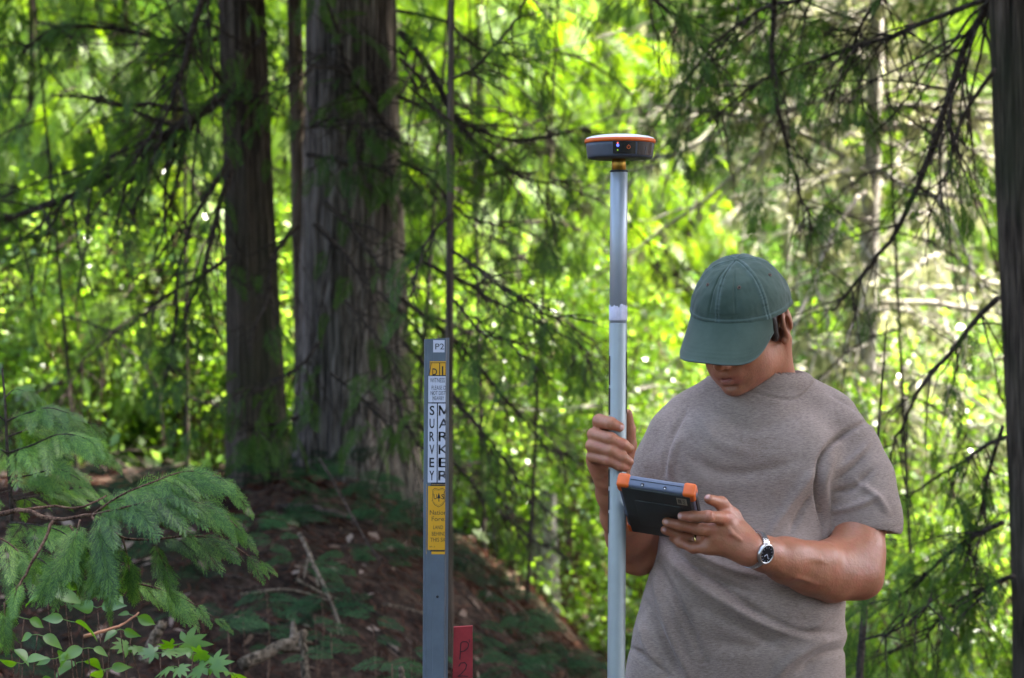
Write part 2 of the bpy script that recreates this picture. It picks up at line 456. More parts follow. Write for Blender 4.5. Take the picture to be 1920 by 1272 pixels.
def limb_crown(root, rg, cx, cy, z0, z1, rad, nl, size, mat, wood_mat, tpls=SPRAY_F, per=2, ntw=7, r=0.03, yaw=None, tl=0.5, hang=0.5, dens=7):
    """crown of whorled drooping limbs between heights z0 and z1"""
    wood, green = MB(), MB()
    for i in range(nl):
        z = z0 + (z1 - z0) * (i + rg.random()) / nl; f = (z - z0) / (z1 - z0)
        L = rad * (1 - 0.75 * f) * rg.uniform(0.7, 1.15); a = rg.uniform(0, 2 * np.pi) if yaw is None else rg.uniform(*yaw)
        d = np.array([math.cos(a), math.sin(a), 0]); t = np.linspace(0, 1, 9)[:, None]
        P = np.array([cx, cy, z]) + d * L * t + np.array([0, 0, 1]) * L * (0.18 * t - 0.45 * t ** 2) + rg.normal(size=(9, 3)) * 0.02 * L * t
        grow_limb(wood, green, rg, P, r * (1 - 0.6 * f), 0.004, ntw, L * tl, size, tpls, hang, per, dens=dens)
    return build2('crown', wood, green, [wood_mat, mat], root)
# ------------------------------------------------------------------ the big cedars
def gz(x, y): return float(ground(x, y))

def px_trunk(name, pb, pt, Y, wb, wt, label, mat, flare=0.0, top=9.0, cat='tree', seg=150, flute=0.05, seed=0, group=None, n=150):
    """trunk through two photo columns (at eye level rows), widths in photo pixels"""
    a = at(pb[0], pb[1], Y); b = at(pt[0], pt[1], Y); d = (b - a) / (b[2] - a[2])
    zb = gz(a[0], Y) - 0.25; base = a + d * (zb - a[2]); tp = a + d * (top - a[2])
    r_a, r_b = wb / 2 / FPX * Y, wt / 2 / FPX * Y; k = (r_b - r_a) / (b[2] - a[2])
    root = empty(name, (base[0], base[1], zb + .25), label, cat, group)
    mb = MB(); trunk_mesh(mb, base, tp, r_a + k * (zb - a[2]), max(0.25 * r_a, r_a + k * (top - a[2])), flare, seg, n, flute, seed)
    mb.build('trunk', mat, root)
    return root

big = px_trunk('cedar_tree', (660, 860), (657, 100), 9.6, 205, 168, 'thick cedar with fibrous grey bark and a flared base on the brown mound', M['grey_bark'], flare=0.09, top=10, seed=2)
mid = px_trunk('cedar_tree', (485, 860), (455, 50), 9.2, 103, 82, 'slimmer dark cedar trunk standing left of the thickest trunk', M['cedar_bark'], flare=0.05, top=10, seed=5)
thin = px_trunk('cedar_tree', (572, 800), (553, 50), 10.6, 36, 30, 'thin brown trunk tucked in close behind the left edge of the thickest cedar', M['cedar_bark'], flare=0.02, top=9, seg=20, seed=7)
right = px_trunk('cedar_tree', (1942, 900), (1908, 100), 7.0, 105, 100, 'dark ridged cedar trunk cut by the right edge of the photo', M['cedar_bark'], flare=0.06, top=10, seed=11)
sap = px_trunk('cedar_tree', (840, 1000), (846, 90), 7.6, 19, 13, 'slender brown stem rising behind the grey marker post', M['cedar_bark'], flare=0.01, top=4.0, seg=12, seed=12, n=60)

rg = np.random.default_rng(21)
def limbs(root, lst, mat, wood=M['twig_bark'], tpls=SPRAY_M, size=0.12, seed=1, **kw):
    """each limb: (Y, thickness px, [(px,py)...], twigs, twig length, leafiness)"""
    rg = np.random.default_rng(seed)
    for (Y, th, pts, ntw, tl, bare) in lst:
        n = len(pts); ys = Y if isinstance(Y, (list, tuple)) else (Y, Y - 0.25)
        P = curve([at(px, py, ys[0] + (ys[1] - ys[0]) * i / (n - 1)) for i, (px, py) in enumerate(pts)], 26)
        P = P + np.stack([fbm(np.arange(26) * .5, 3 + i * 7 + seed, 0, 2) for i in range(3)], -1) * 0.012 * np.linspace(0, 1, 26)[:, None]
        w, g = MB(), MB()
        r = th / 2 / FPX * Y if not isinstance(Y, (list, tuple)) else th / 2 / FPX * Y[0]
        grow_limb(w, g if bare < 0.97 else None, rg, P, r * 1.15, max(0.003, r * 0.25), int(ntw * 1.8), tl, size, tpls, bare=bare + 0.68 * (1 - bare), per=1, dens=6, droop=.26, **kw)
        lo = w.build('limb', wood, root)
        if g.V: g.build('foliage', mat, lo)

# drooping limbs left of the two trunks
limbs(mid, [
    (9.0, 24, [(432, 168), (360, 222), (282, 272), (176, 347), (75, 392), (-30, 418)], 26, 0.55, 0.35),
    (8.6, 14, [(440, -60), (380, 0), (347, 110), (312, 216), (255, 300), (215, 420)], 16, 0.5, 0.4),
    (8.8, 11, [(430, 300), (400, 350), (372, 392), (342, 478), (327, 629), (318, 700)], 12, 0.4, 0.6),
    (8.9, 12, [(432, 320), (408, 400), (380, 510), (362, 560), (330, 660), (300, 730)], 12, 0.4, 0.6),
    (9.0, 9, [(432, 210), (400, 130), (330, 40), (300, -40)], 10, 0.5, 0.3),
    (9.4, 12, [(430, 70), (330, 80), (240, 60), (120, 50), (40, 90)], 18, 0.6, 0.15),
    (8.8, 9, [(430, 480), (390, 510), (330, 545), (270, 590), (235, 620)], 12, 0.4, 0.7),
    (9.1, 7, [(500, 60), (470, 90), (420, 60), (350, 20)], 6, 0.3, 0.6),
], M['cedar'], seed=3)
# limbs crossing in front of and beside the thick trunk
limbs(big, [
    (9.0, 13, [(745, 260), (700, 200), (655, 130), (620, 20), (600, -60)], 14, 0.45, 0.35),
    (8.9, 8, [(575, 290), (640, 300), (720, 318), (790, 352)], 12, 0.3, 0.1),
    (8.9, 9, [(590, 420), (640, 470), (690, 530), (760, 590), (800, 640)], 10, 0.4, 0.8),
    (8.8, 9, [(610, 380), (660, 430), (700, 480), (720, 520)], 8, 0.35, 0.85),
    (8.7, 7, [(740, 740), (760, 790), (800, 860)], 6, 0.3, 0.6),
    (9.3, 13, [(750, 60), (800, 120), (850, 215), (930, 300), (1010, 340), (1100, 350)], 24, 0.55, 0.3),
    (9.5, 9, [(745, 180), (860, 230), (960, 262), (1040, 250), (1110, 245)], 18, 0.4, 0.4),
    (9.6, 8, [(750, 110), (800, 160), (830, 230), (850, 330)], 10, 0.35, 0.4),
    (9.3, 9, [(750, 470), (850, 520), (920, 560), (1000, 600), (1080, 640), (1120, 700)], 22, 0.5, 0.8),
    (9.5, 9, [(752, 560), (830, 620), (900, 690), (960, 760), (1020, 830), (1090, 900)], 22, 0.5, 0.8),
    (9.2, 8, [(755, 640), (830, 720), (900, 800), (960, 880), (1030, 960)], 18, 0.5, 0.85),
    (9.6, 8, [(755, 760), (850, 870), (930, 950), (1000, 1010), (1060, 1040)], 18, 0.45, 0.8),
    (9.0, 9, [(560, 420), (520, 470), (500, 560), (470, 640)], 8, 0.3, 0.75),
    (8.9, 6, [(590, 120), (560, 150), (500, 175), (430, 170)], 9, 0.35, 0.3), (8.9, 6, [(640, 560), (680, 600), (730, 660), (760, 740)], 9, 0.35, 0.5),
    (8.8, 6, [(600, 640), (560, 690), (510, 720), (440, 740)], 9, 0.35, 0.4), (8.9, 6, [(580, 240), (620, 225), (690, 235), (760, 270)], 10, 0.3, 0.3),
    (8.8, 6, [(590, 760), (540, 790), (480, 800), (430, 790)], 9, 0.3, 0.2), (8.8, 6, [(620, 700), (670, 740), (730, 800), (770, 880)], 10, 0.35, 0.5),
    (9.0, 7, [(745, 300), (800, 330), (870, 400), (930, 420), (1010, 440)], 14, 0.4, 0.6), (9.1, 7, [(745, 20), (830, 40), (900, 90), (980, 110), (1060, 170)], 14, 0.4, 0.5),
], M['cedar'], seed=5)
limbs(sap, [
    (7.5, 6, [(847, 470), (890, 500), (960, 550), (1030, 590), (1090, 600)], 14, 0.3, 0.7),
    (7.5, 6, [(846, 230), (800, 190), (770, 150), (750, 90)], 8, 0.25, 0.7),
    (7.6, 6, [(848, 400), (810, 440), (780, 500), (768, 560)], 8, 0.25, 0.75),
    (7.5, 5, [(848, 560), (900, 620), (950, 640), (1010, 700)], 10, 0.25, 0.7),
    (7.6, 6, [(845, 150), (900, 120), (960, 40), (1000, -20)], 8, 0.3, 0.5),
], M['cedar'], size=0.12, seed=6)
# limbs of the tree at the right edge
limbs(right, [
    ((6.9, 7.6), 17, [(1880, -40), (1859, 0), (1804, 100), (1743, 282), (1673, 443), (1602, 533), (1562, 584)], 24, 0.5, 0.75),
    ((7.0, 7.8), 10, [(1870, -10), (1740, 40), (1633, 80), (1502, 121), (1400, 170), (1330, 230)], 22, 0.55, 0.62),
    ((7.2, 7.8), 11, [(1460, -60), (1451, 20), (1451, 176), (1482, 312), (1517, 402), (1530, 440)], 14, 0.4, 0.75),
    ((6.9, 7.4), 10, [(1870, 560), (1830, 600), (1790, 650), (1720, 730), (1690, 800), (1672, 860), (1680, 960)], 14, 0.35, 0.75),
    ((6.9, 7.3), 8, [(1880, 800), (1850, 900), (1825, 1000), (1810, 1060)], 8, 0.3, 0.5),
    ((6.9, 7.3), 8, [(1885, 820), (1840, 840), (1780, 880), (1700, 930)], 9, 0.3, 0.7),
    ((6.9, 7.4), 8, [(1865, 130), (1800, 230), (1770, 330), (1740, 420)], 12, 0.4, 0.75),
    ((6.9, 7.6), 9, [(1870, -60), (1700, -30), (1620, 30), (1590, 110), (1560, 190)], 16, 0.5, 0.6),
    ((7.1, 7.9), 9, [(1560, -60), (1520, -10), (1420, 20), (1330, 90), (1290, 150)], 16, 0.5, 0.2),
    ((6.9, 7.5), 9, [(1880, 980), (1820, 1010), (1760, 1050), (1700, 1110), (1620, 1130)], 18, 0.45, 0.35),
    ((6.9, 7.3), 9, [(1900, 1080), (1850, 1100), (1790, 1130), (1730, 1200)], 16, 0.4, 0.0),
    ((7.0, 7.6), 9, [(1200, -60), (1230, 0), (1290, 60), (1330, 140)], 12, 0.5, 0.2),
], M['cedar'], seed=8)

# unseen crowns of the two big cedars, added to shade the mound
_rc = np.random.default_rng(61)
limb_crown(big, _rc, float(at(657, 100, 9.6)[0]), 9.6, 4.6, 9.8, 3.0, 60, .5, M['cedar'], M['twig_bark'], tpls=SPRAY_F, per=3, ntw=7, r=.03, dens=8)
limb_crown(mid, _rc, float(at(455, 50, 9.2)[0]), 9.2, 4.4, 9.6, 2.6, 50, .5, M['cedar'], M['twig_bark'], tpls=SPRAY_F, per=3, ntw=7, r=.03, dens=8)
# grey stump and thin bare stems behind the mound
stump = px_trunk('tree_stump', (1016, 1100), (1022, 960), 11.2, 62, 46, 'broken grey brown stump among the bright leaves between marker post and survey pole', M['pale_dead'], flare=.02, top=float(at(1016, 925, 11.2)[2]), seg=40, seed=21, n=30, cat='stump')
BS = [(146, 10.2, 8, 'left of the drooping twigs near the left edge'), (352, 10.0, 8, 'just left of the slimmer dark trunk'), (778, 10.4, 9, 'just right of the thickest trunk'), (905, 10.8, 8, 'right of the marker post'), (1000, 10.3, 7, 'between marker post and survey pole'), (1700, 9.6, 8, 'right of the man\'s sleeve')]
for q_, (px, Y, w_, lab_) in enumerate(BS):
    s_ = px_trunk('bare_sapling', (px, 900), (px + (q_ * 67 % 150) - 75, 60), Y, w_, w_ * .6, 'thin bare sapling stem with drooping twigs ' + lab_, M['twig_bark'], top=3.6, seg=10, seed=30 + q_, n=40, cat='sapling', group='thin bare saplings behind the mound')
    L_ = []
    for k_ in range(7):
        y0_ = 40 + 130 * k_ + (k_ * 53 + q_ * 29) % 60; sd_ = -1 if (k_ + q_) % 2 else 1; ln_ = 90 + (k_ * 71 + q_ * 43) % 110
        x0_ = px + ((q_ * 67 % 150) - 75) * (900 - y0_) / 840
        L_.append(((Y, Y - .3), 4.5, [(x0_, y0_), (x0_ + sd_ * ln_ * .5, y0_ + ln_ * .18), (x0_ + sd_ * ln_, y0_ + ln_ * .62), (x0_ + sd_ * ln_ * 1.2, y0_ + ln_ * 1.05)], 9, .35, .88))
    limbs(s_, L_, M['cedar'], size=.11, seed=70 + q_)

# thin dark stem right of the man's elbow
st = px_trunk('cedar_sapling', (1612, 1260), (1622, 1130), 6.6, 13, 10, 'thin bare dark sapling stem right of the man\'s bent elbow', M['twig_bark'], top=1.6, seg=8, seed=3, n=20, cat='sapling')
limbs(st, [(6.6, 5, [(1616, 1200), (1660, 1190), (1700, 1170), (1750, 1120)], 7, 0.2, 0.6),
           (6.6, 5, [(1622, 1120), (1600, 1060), (1640, 1000)], 5, 0.2, 0.4)], M['cedar'], size=0.1, seed=4)

# ------------------------------------------------------------------ dead pale fir with lichen, sunlit, behind the man
dead = px_trunk('dead_fir', (1622, 700), (1640, 150), 12.0, 40, 26, 'dead fir with a pale lichen hung stem and bare whitish branches behind the man', M['pale_dead'], top=5.5, seg=20, seed=4, cat='tree')
def dead_limbs(root, x0, y0, n, z0, z1, Lm, seed, lich=44):
    rgd = np.random.default_rng(seed)
    for i in range(n):
        z = rgd.uniform(z0, z1); cx = x0 + (z - 1.5) * 0.01; a = rgd.uniform(0, 2 * np.pi)
        L = rgd.uniform(0.5, Lm); el = rgd.uniform(-0.35, 0.45); d = np.array([math.cos(a), math.sin(a) * 0.8, el])
        t = np.linspace(0, 1, 12)[:, None]; mb, li = MB(), MB()
        P = np.array([cx, y0, z]) + d * L * t - np.array([0, 0, .35]) * t ** 2 * L + np.cumsum(rgd.normal(size=(12, 3)), 0) * 0.012 * L
        r = rgd.uniform(0.008, 0.021)
        mb.tube(P, np.linspace(r, r * .25, 12), 5); T = nrm(np.gradient(P, axis=0))
        for k in range(rgd.integers(5, 14)):
            j = rgd.integers(2, 12); d2 = nrm(T[j] + rand_dirs(rgd, 1)[0] * 0.8 - np.array([0, 0, .2])); l2 = L * rgd.uniform(.12, .45)
            Q = P[j] + d2 * l2 * np.linspace(0, 1, 5)[:, None] + rgd.normal(size=(5, 3)) * .012
            mb.tube(Q, np.linspace(r * .45, r * .15, 5), 4, False)
        n_ = rgd.integers(14, lich)
        j = rgd.integers(1, 12, n_); scatter(li, LEAF_S, P[j] + rgd.normal(size=(n_, 3)) * .02, np.tile([0, 0, -1.0], (n_, 1)) + rgd.normal(size=(n_, 3)) * .25, rand_dirs(rgd, n_), rgd.uniform(.03, .11, n_))
        build2('dead_branch', mb, li, [M['pale_dead'], M['lichen']], root)
dead_limbs(dead, at(1632, 636, 12)[0], 12, 115, .5, 5.2, 2.0, 5)
d2_ = px_trunk('dead_fir', (1756, 700), (1770, 150), 13.5, 18, 14, 'slim dead fir with bleached branches left of the right edge trunk', M['pale_dead'], top=5.5, seg=16, seed=6, cat='tree')  # further dead firs: more of the pale tangle, also standing in for haze
dead_limbs(d2_, at(1763, 636, 13.5)[0], 13.5, 70, .8, 5.2, 1.7, 15)
d3_ = px_trunk('dead_fir', (1470, 700), (1482, 150), 15.5, 20, 14, 'slim dead fir with bleached branches just right of the man\'s cap', M['pale_dead'], top=6, seg=16, seed=8, cat='tree')
dead_limbs(d3_, at(1476, 636, 15.5)[0], 15.5, 60, 1.5, 6, 1.7, 25)

# ------------------------------------------------------------------ background trees and shrubs
def shrub_proto(name, seed, h, rad, nst, nl, leaf, mat, label, cat, group):
    rg = np.random.default_rng(seed); root = empty(name, (0, 0, -50), label, cat, group)
    w, g = MB(), MB()
    for i in range(nst):
        a = rg.uniform(0, 2 * np.pi); L = h * rg.uniform(0.55, 1.05); sp = rad * rg.uniform(0.2, 1.0)
        t = np.linspace(0, 1, 10)[:, None]
        P = np.array([0, 0, -50.]) + np.array([math.cos(a) * sp, math.sin(a) * sp, 0]) * t ** 1.3 + np.array([0, 0, L]) * (t * 1.15 - 0.2 * t ** 3) + rg.normal(size=(10, 3)) * 0.025 * t
        w.tube(P, np.linspace(0.012, 0.003, 10), 5)
        T = nrm(np.gradient(P, axis=0))
        for k in range(10):
            j = rg.integers(2, 10); d = nrm(rand_dirs(rg, 1)[0] + T[j] * 0.5 + np.array([0, 0, .15])); l = rad * rg.uniform(0.3, 0.9)
            Q = P[j] + d * l * np.linspace(0, 1, 6)[:, None] - np.array([0, 0, .25]) * l * np.linspace(0, 1, 6)[:, None] ** 2
            w.tube(Q, np.linspace(0.005, 0.002, 6), 3, False)
            m = max(3, nl // (nst * 10)); s = rg.uniform(0.2, 1, m); pos = Q[0] + (Q[-1] - Q[0]) * s[:, None] + rg.normal(size=(m, 3)) * 0.06
            D = d + rand_dirs(rg, m) * 1.0 - np.array([0, 0, .3]); U = np.tile([0, 0, 1.0], (m, 1)) + rand_dirs(rg, m) * 0.7
            scatter(g, LEAF_S, pos, D, U, leaf * rg.uniform(0.6, 1.25, m))
    w.build('stem', M['red_twig'], root); g.build('foliage', mat, root)
    return root

def tree_proto(name, seed, h, z0, rad, nl, r, size, mat, label, group, bark, tl=.5, per=2, ntw=7, hang=.5, dens=7):
    rg = np.random.default_rng(seed); root = empty(name, (0, 0, -50), label, 'tree', group)
    mb = MB(); trunk_mesh(mb, (0, 0, -50.3), (0, 0, -50 + h), r, r * .25, r * .5, 18, 26, .06, seed); mb.build('trunk', bark, root)
    limb_crown(root, rg, 0, 0, -50 + z0, -50 + h, rad, nl, size, mat, M['twig_bark'], per=per, ntw=ntw, r=.02, tl=tl, hang=hang, dens=dens)
    return root

protos = {
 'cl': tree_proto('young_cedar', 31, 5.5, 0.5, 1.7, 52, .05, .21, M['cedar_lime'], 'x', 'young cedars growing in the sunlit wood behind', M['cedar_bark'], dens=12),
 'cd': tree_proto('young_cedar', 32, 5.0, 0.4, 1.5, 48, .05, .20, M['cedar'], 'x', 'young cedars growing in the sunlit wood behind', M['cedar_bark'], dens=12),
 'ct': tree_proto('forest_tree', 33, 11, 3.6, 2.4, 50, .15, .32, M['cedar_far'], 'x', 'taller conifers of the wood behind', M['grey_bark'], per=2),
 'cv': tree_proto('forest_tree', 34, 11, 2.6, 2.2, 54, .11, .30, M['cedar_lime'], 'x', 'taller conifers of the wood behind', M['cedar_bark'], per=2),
 'cs': tree_proto('forest_tree', 36, 12.5, 5.4, 2.7, 72, .14, .5, M['cedar'], 'x', 'taller conifers of the wood behind', M['grey_bark'], per=3, dens=8),  # denser crown, shaped to cast shade from outside the view
 'sa': shrub_proto('leafy_shrub', 41, 2.1, .8, 9, 3600, .055, M['lime'], 'x', 'shrub', 'bright leafy shrubs of the understorey'),
 'sb': shrub_proto('leafy_shrub', 42, 2.8, .9, 9, 4200, .065, M['shrub'], 'x', 'shrub', 'bright leafy shrubs of the understorey'),
 'sc': shrub_proto('leafy_shrub', 43, 1.1, .7, 8, 2600, .05, M['lime'], 'x', 'shrub', 'bright leafy shrubs of the understorey'),
}
PLACES = [  # proto, photo column, metres away, scale
 ('cl', 60, 13, .85), ('cl', 330, 12.6, .95), ('cd', 235, 12.6, .8), ('cl', 190, 14.5, .9), ('cl', 900, 13.2, .95), ('cl', 1030, 14.6, 1.0), ('cl', 790, 15.5, 1.1),
 ('cd', 1290, 16.5, .9), ('cl', 540, 14.0, 1.1), ('cl', 1220, 17.5, .9), ('cd', 1130, 19, 1.1), ('cl', 10, 18, 1.2), ('cd', 1500, 17, .9), ('cl', 1760, 15, .8),
 ('cl', 240, 20, 1.2), ('cd', 1650, 21, 1.0), ('cl', 1870, 19, 1.1), ('cl', 420, 19, 1.1), ('cd', 980, 22, 1.2), ('cl', 1380, 24, 1.0), ('cd', -90, 15, 1.0), ('cl', 690, 21, 1.2),
 ('cv', 300, 27, 1.0), ('ct', 1325, 25, 1.1), ('cv', 1200, 31, 1.2),
 ('cv', 640, 30, 1.2), ('ct', 870, 35, 1.3), ('cv', 40, 34, 1.3), ('ct', 1700, 35, 1.2), ('cv', 1430, 37, 1.3), ('ct', 220, 40, 1.4), ('cv', 1100, 42, 1.4), ('ct', 1890, 40, 1.4),
 ('sa', 960, 12.5, .8), ('sa', 885, 12.0, .7), ('sa', 1035, 12.9, .9), ('sa', 1060, 11.8, .85), ('sa', 870, 13.5, .9), ('sa', 1110, 13.6, 1.05), ('sb', 800, 14.8, .9), ('sa', 1210, 12.6, .9), ('sa', 1660, 11.6, .8), ('sa', 1760, 12.4, .9),
 ('sc', 1830, 10.6, .9), ('sc', 1700, 10.2, .8), ('sc', 1640, 10.9, .9), ('sa', 1560, 13.4, .9), ('sb', 1860, 14, .8), ('sa', 60, 12.2, .75), ('sa', 180, 11.8, .8), ('sa', 290, 12.8, .85), ('sa', 390, 12.0, .75),
 ('sb', 120, 15.5, .9), ('sb', 350, 16.5, .9), ('sa', 540, 12.2, .8), ('sb', 1000, 17.0, .8), ('sb', 1480, 15.2, .8), ('sb', 1700, 18, .8), ('sa', 1300, 15, .8), ('sc', 930, 11.3, .7), ('sc', 1210, 11, .8), ('sc', 1770, 9.2, .8),
 ('cl', -260, 15, 1.0), ('cd', -390, 17, 1.0), ('cv', -320, 24, 1.0), ('ct', -160, 27, 1.1), ('cl', 2090, 15.5, .9), ('cd', 2260, 17, 1.0), ('cv', 2120, 26, 1.1), ('sa', -150, 13, .8), ('sa', 2050, 12.6, .8), ('cl', -180, 20, 1.2), ('cl', 2180, 21, 1.2),
]
ADJ = {'cl': 'lime green young cedar', 'cd': 'dark green young cedar', 'ct': 'tall dark conifer', 'cv': 'tall bright green conifer', 'sa': 'lime leaved shrub', 'sb': 'tall mid green shrub', 'sc': 'low lime leaved shrub'}
def where(px, Y):
    side = ('outside the left edge' if px < -120 else 'outside the right edge' if px > 2000 else 'at the left edge of the photo' if px < 110 else 'left of the slimmer dark trunk' if px < 420 else 'between the two big trunks' if px < 600 else
            'right behind the thickest trunk' if px < 780 else 'just right of the marker post' if px < 940 else 'between marker post and survey pole' if px < 1080 else
            'directly behind the survey pole' if px < 1190 else "behind the man's cap" if px < 1400 else "behind the man's shoulder" if px < 1600 else
            "right of the man's arm" if px < 1730 else 'beside the right edge trunk')
    return side
prg = random.Random(4); seen = {}; first = {}; PL2 = []
for (k, px, Y, s) in PLACES:
    PL2.append((k, px, Y, s, where(px, Y)))
for (k, px, Y, s, w) in PL2:
    same = sorted([q for q in PL2 if q[0] == k and q[4] == w], key=lambda q: q[2])
    i = [q[2] for q in same].index(Y)
    lab = ADJ[k] + ' ' + w
    if len(same) > 1: lab = ADJ[k] + ', ' + ['nearest', 'second nearest', 'third nearest', 'fourth nearest', 'fifth nearest'][i] + ' of its kind ' + w
    x = (px - CX) / FPX * Y; loc = (x, Y, gz(x, Y) - 0.03); rz = prg.uniform(0, 6.28)
    if k not in first:
        r = protos[k]; r.location = loc; r.rotation_euler = (0, 0, rz); r.scale = (s,) * 3; r['label'] = lab; first[k] = r
    else:
        copy_thing(protos[k], loc, rz, s, lab)

# unseen tall cedars added right of the frame, their crowns shade the clearing
for i, (x, y, s) in enumerate([(3.4, 3.6, .95), (3.0, 5.6, .9), (4.2, 6.9, 1.0), (5.8, 5.0, 1.1), (2.75, 8.5, .85), (3.3, 10.3, .72), (4.8, 9.2, 1.0), (6.8, 7.8, 1.15), (5.4, 1.2, 1.1), (6.8, 2.8, 1.2)]):
    copy_thing(protos['cs'], (x, y, gz(x, y)), i * 1.3, s, 'tall shade cedar added out of view to the right, ' + ['behind the photographer', 'level with the man', 'just behind the man', 'far out beside the man', 'beyond the right edge trunk', 'deep behind the right edge trunk', 'far beyond the right edge trunk', 'farthest out of them all', 'nearest the photographer', 'far out near the photographer'][i])
# unseen trees added behind and beside the camera to block low sky light
for i, (x, y, s) in enumerate([(-1.5, -5.0, 1.0), (1.8, -4.2, 1.0), (4.4, -2.4, 1.0), (-6.6, -4.6, 1.0), (-6.4, 1.2, 1.0), (-5.6, 6.0, 1.0), (0.2, -7.6, 1.2), (3.6, -7, 1.2), (-4, -7, 1.2), (-7, -1, 1.2), (-7, 4, 1.2), (7.5, -3, 1.2), (-3.0, -3.4, 1.1), (.4, -2.9, 1.0), (3.0, -2.4, 1.1), (-4.4, -.6, 1.1), (4.9, .4, 1.1)]):
    copy_thing(protos['cd' if i < 6 or i > 11 else 'ct'], (x, y, gz(x, y)), i * 1.7, s, ['young shade cedar added left behind the photographer', 'young shade cedar added right behind the photographer', 'young shade cedar added to the right of the photographer', 'young shade cedar added to the left of the photographer', 'young shade cedar added left of the near cedar branch', 'young shade cedar added left of the mound', 'tall shade cedar added straight behind the photographer', 'tall shade cedar added far behind to the right', 'tall shade cedar added far behind to the left', 'tall shade cedar added far to the left of the photographer', 'tall shade cedar added far left of the near cedar branch', 'tall shade cedar added far to the right of the photographer', 'young shade cedar added close behind the photographer on the left', 'young shade cedar added straight behind the photographer', 'young shade cedar added close behind the photographer on the right', 'young shade cedar added close beside the photographer on the left', 'young shade cedar added close beside the photographer on the right'][i])

_p = protos['cs']; _p.location = (2.5, -1.2, gz(2.5, -1.2)); _p['label'] = 'tall cedar right behind the photographer\'s right shoulder'
# ------------------------------------------------------------------ what grows and lies on the mound
def hit_ground(px, py, y0=4.7, y1=16):
    ys = np.linspace(y0, y1, 1500); x = (px - CX) / FPX * ys; z = EYE - (py - CY) / FPX * ys
    q = np.nonzero(z <= ground(x, ys))[0]
    i = q[0] if len(q) else -1
    return np.array([x[i], ys[i], ground(x[i], ys[i])])
rn = np.random.default_rng(77)
def litter(name, n, lo, hi, ln, wd, mat, label, cat, lift=.006, curl=.3, seed=1, y=(5, 12.5), x=(-2.6, 1.6), dens=None):
    rg = np.random.default_rng(seed); X = rg.uniform(*x, n); Y = rg.uniform(*y, n)
    P = np.stack([X, Y, ground(X, Y) + rg.uniform(0, lift * 3, n)], -1)
    a = rg.uniform(0, 2 * np.pi, n); e = 1e-2
    gx = (ground(X + e, Y) - ground(X - e, Y)) / 2 / e; gy = (ground(X, Y + e) - ground(X, Y - e)) / 2 / e
    D = np.stack([np.cos(a), np.sin(a), gx * np.cos(a) + gy * np.sin(a) + rg.normal(size=n) * curl * .5], -1)
    U = np.stack([-gx, -gy, np.ones(n)], -1) + rg.normal(size=(n, 3)) * curl
    w = wd / ln; tpl = (np.array([[0, 0, 0], [-w, .5, .06], [0, 1, 0], [w, .5, .06]]), [np.array([[0, 3, 2, 1]])])
    mb = MB(); scatter(mb, tpl, P, D, U, ln * rg.uniform(.4, 1.5, n))
    return tag(mb.build(name, mat), label, cat, kind='stuff')
M['litter'] = leaf_mat('litter', [(0.020, 0.009, 0.006), (0.080, 0.036, 0.024), (0.17, 0.085, 0.055)], trans=.1, tcol=1, gloss=0, patch=5)
M['litter_pale'] = leaf_mat('litter_pale', [(0.12, 0.075, 0.05), (0.28, 0.20, 0.15), (0.36, 0.27, 0.21)], trans=.1, tcol=1, gloss=.01, patch=5)
litter('dead_needle_litter', 42000, 0, 0, .045, .0028, M['litter'], 'reddish brown dead cedar sprays and needles covering the mound', 'leaf litter', seed=2, y=(4.9, 12), x=(-2.4, 1.5))
litter('leaf_litter', 9000, 0, 0, .05, .012, M['litter_pale'], 'pale dry leaves and bark flakes strewn over the wood floor', 'leaf litter', seed=3, y=(5, 22), x=(-5, 5), curl=.6)
litter('ground_cover', 16000, 0, 0, .07, .02, M['shrub'], 'low green ground cover on the sunlit wood floor behind the mound', 'ground cover', seed=4, y=(10.5, 26), x=(-6.5, 6.5), curl=1.2, lift=.05)

def sprays_on_ground(n, seed, x, y, size, mat, label):
    rg = np.random.default_rng(seed); X = rg.uniform(*x, n); Y = rg.uniform(*y, n); mb = MB()
    for k in range(3):
        q = np.arange(n) % 3 == k; m_ = int(q.sum()); P = np.stack([X[q], Y[q], ground(X[q], Y[q]) + rg.uniform(.01, .12, m_)], -1); a = rg.uniform(0, 2 * np.pi, m_)
        for r_ in range(3):
            D = np.stack([np.cos(a + r_ * 2.1), np.sin(a + r_ * 2.1) - .3, rg.uniform(-.1, .5, m_)], -1)
            scatter(mb, SPRAY_M[k], P, D, np.array([[0, -.6, 1.0]]) + rg.normal(size=(m_, 3)) * .3, size * rg.uniform(.5, 1.2, m_))
    return tag(mb.build('undergrowth', mat), label, 'undergrowth', kind='stuff')
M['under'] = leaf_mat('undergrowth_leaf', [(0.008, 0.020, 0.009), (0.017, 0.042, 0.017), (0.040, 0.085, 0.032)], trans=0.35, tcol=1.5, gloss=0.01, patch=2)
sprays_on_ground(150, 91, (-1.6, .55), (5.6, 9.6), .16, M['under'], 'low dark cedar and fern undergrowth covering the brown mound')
def twig(name, pts, r0, r1, mat, label, cat='stick', side=0, seed=0):
    rg = np.random.default_rng(seed); P = curve([at(*p) if len(p) == 3 else hit_ground(*p) + np.array([0, 0, r0]) for p in pts], 16); P = P + rg.normal(size=P.shape) * r0 * .18
    mb = MB(); mb.tube(P, np.linspace(r0, r1, 16), 8); T = nrm(np.gradient(P, axis=0))
    for _ in range(side):
        j = rg.integers(3, 14); d = nrm(T[j] + rand_dirs(rg, 1)[0] * .7); mb.tube(P[j] + d * np.linspace(0, 1, 4)[:, None] * rg.uniform(.04, .14), np.linspace(r1 * 1.2, r1 * .5, 4), 4, False)
    return tag(mb.build(name, mat), label, cat)
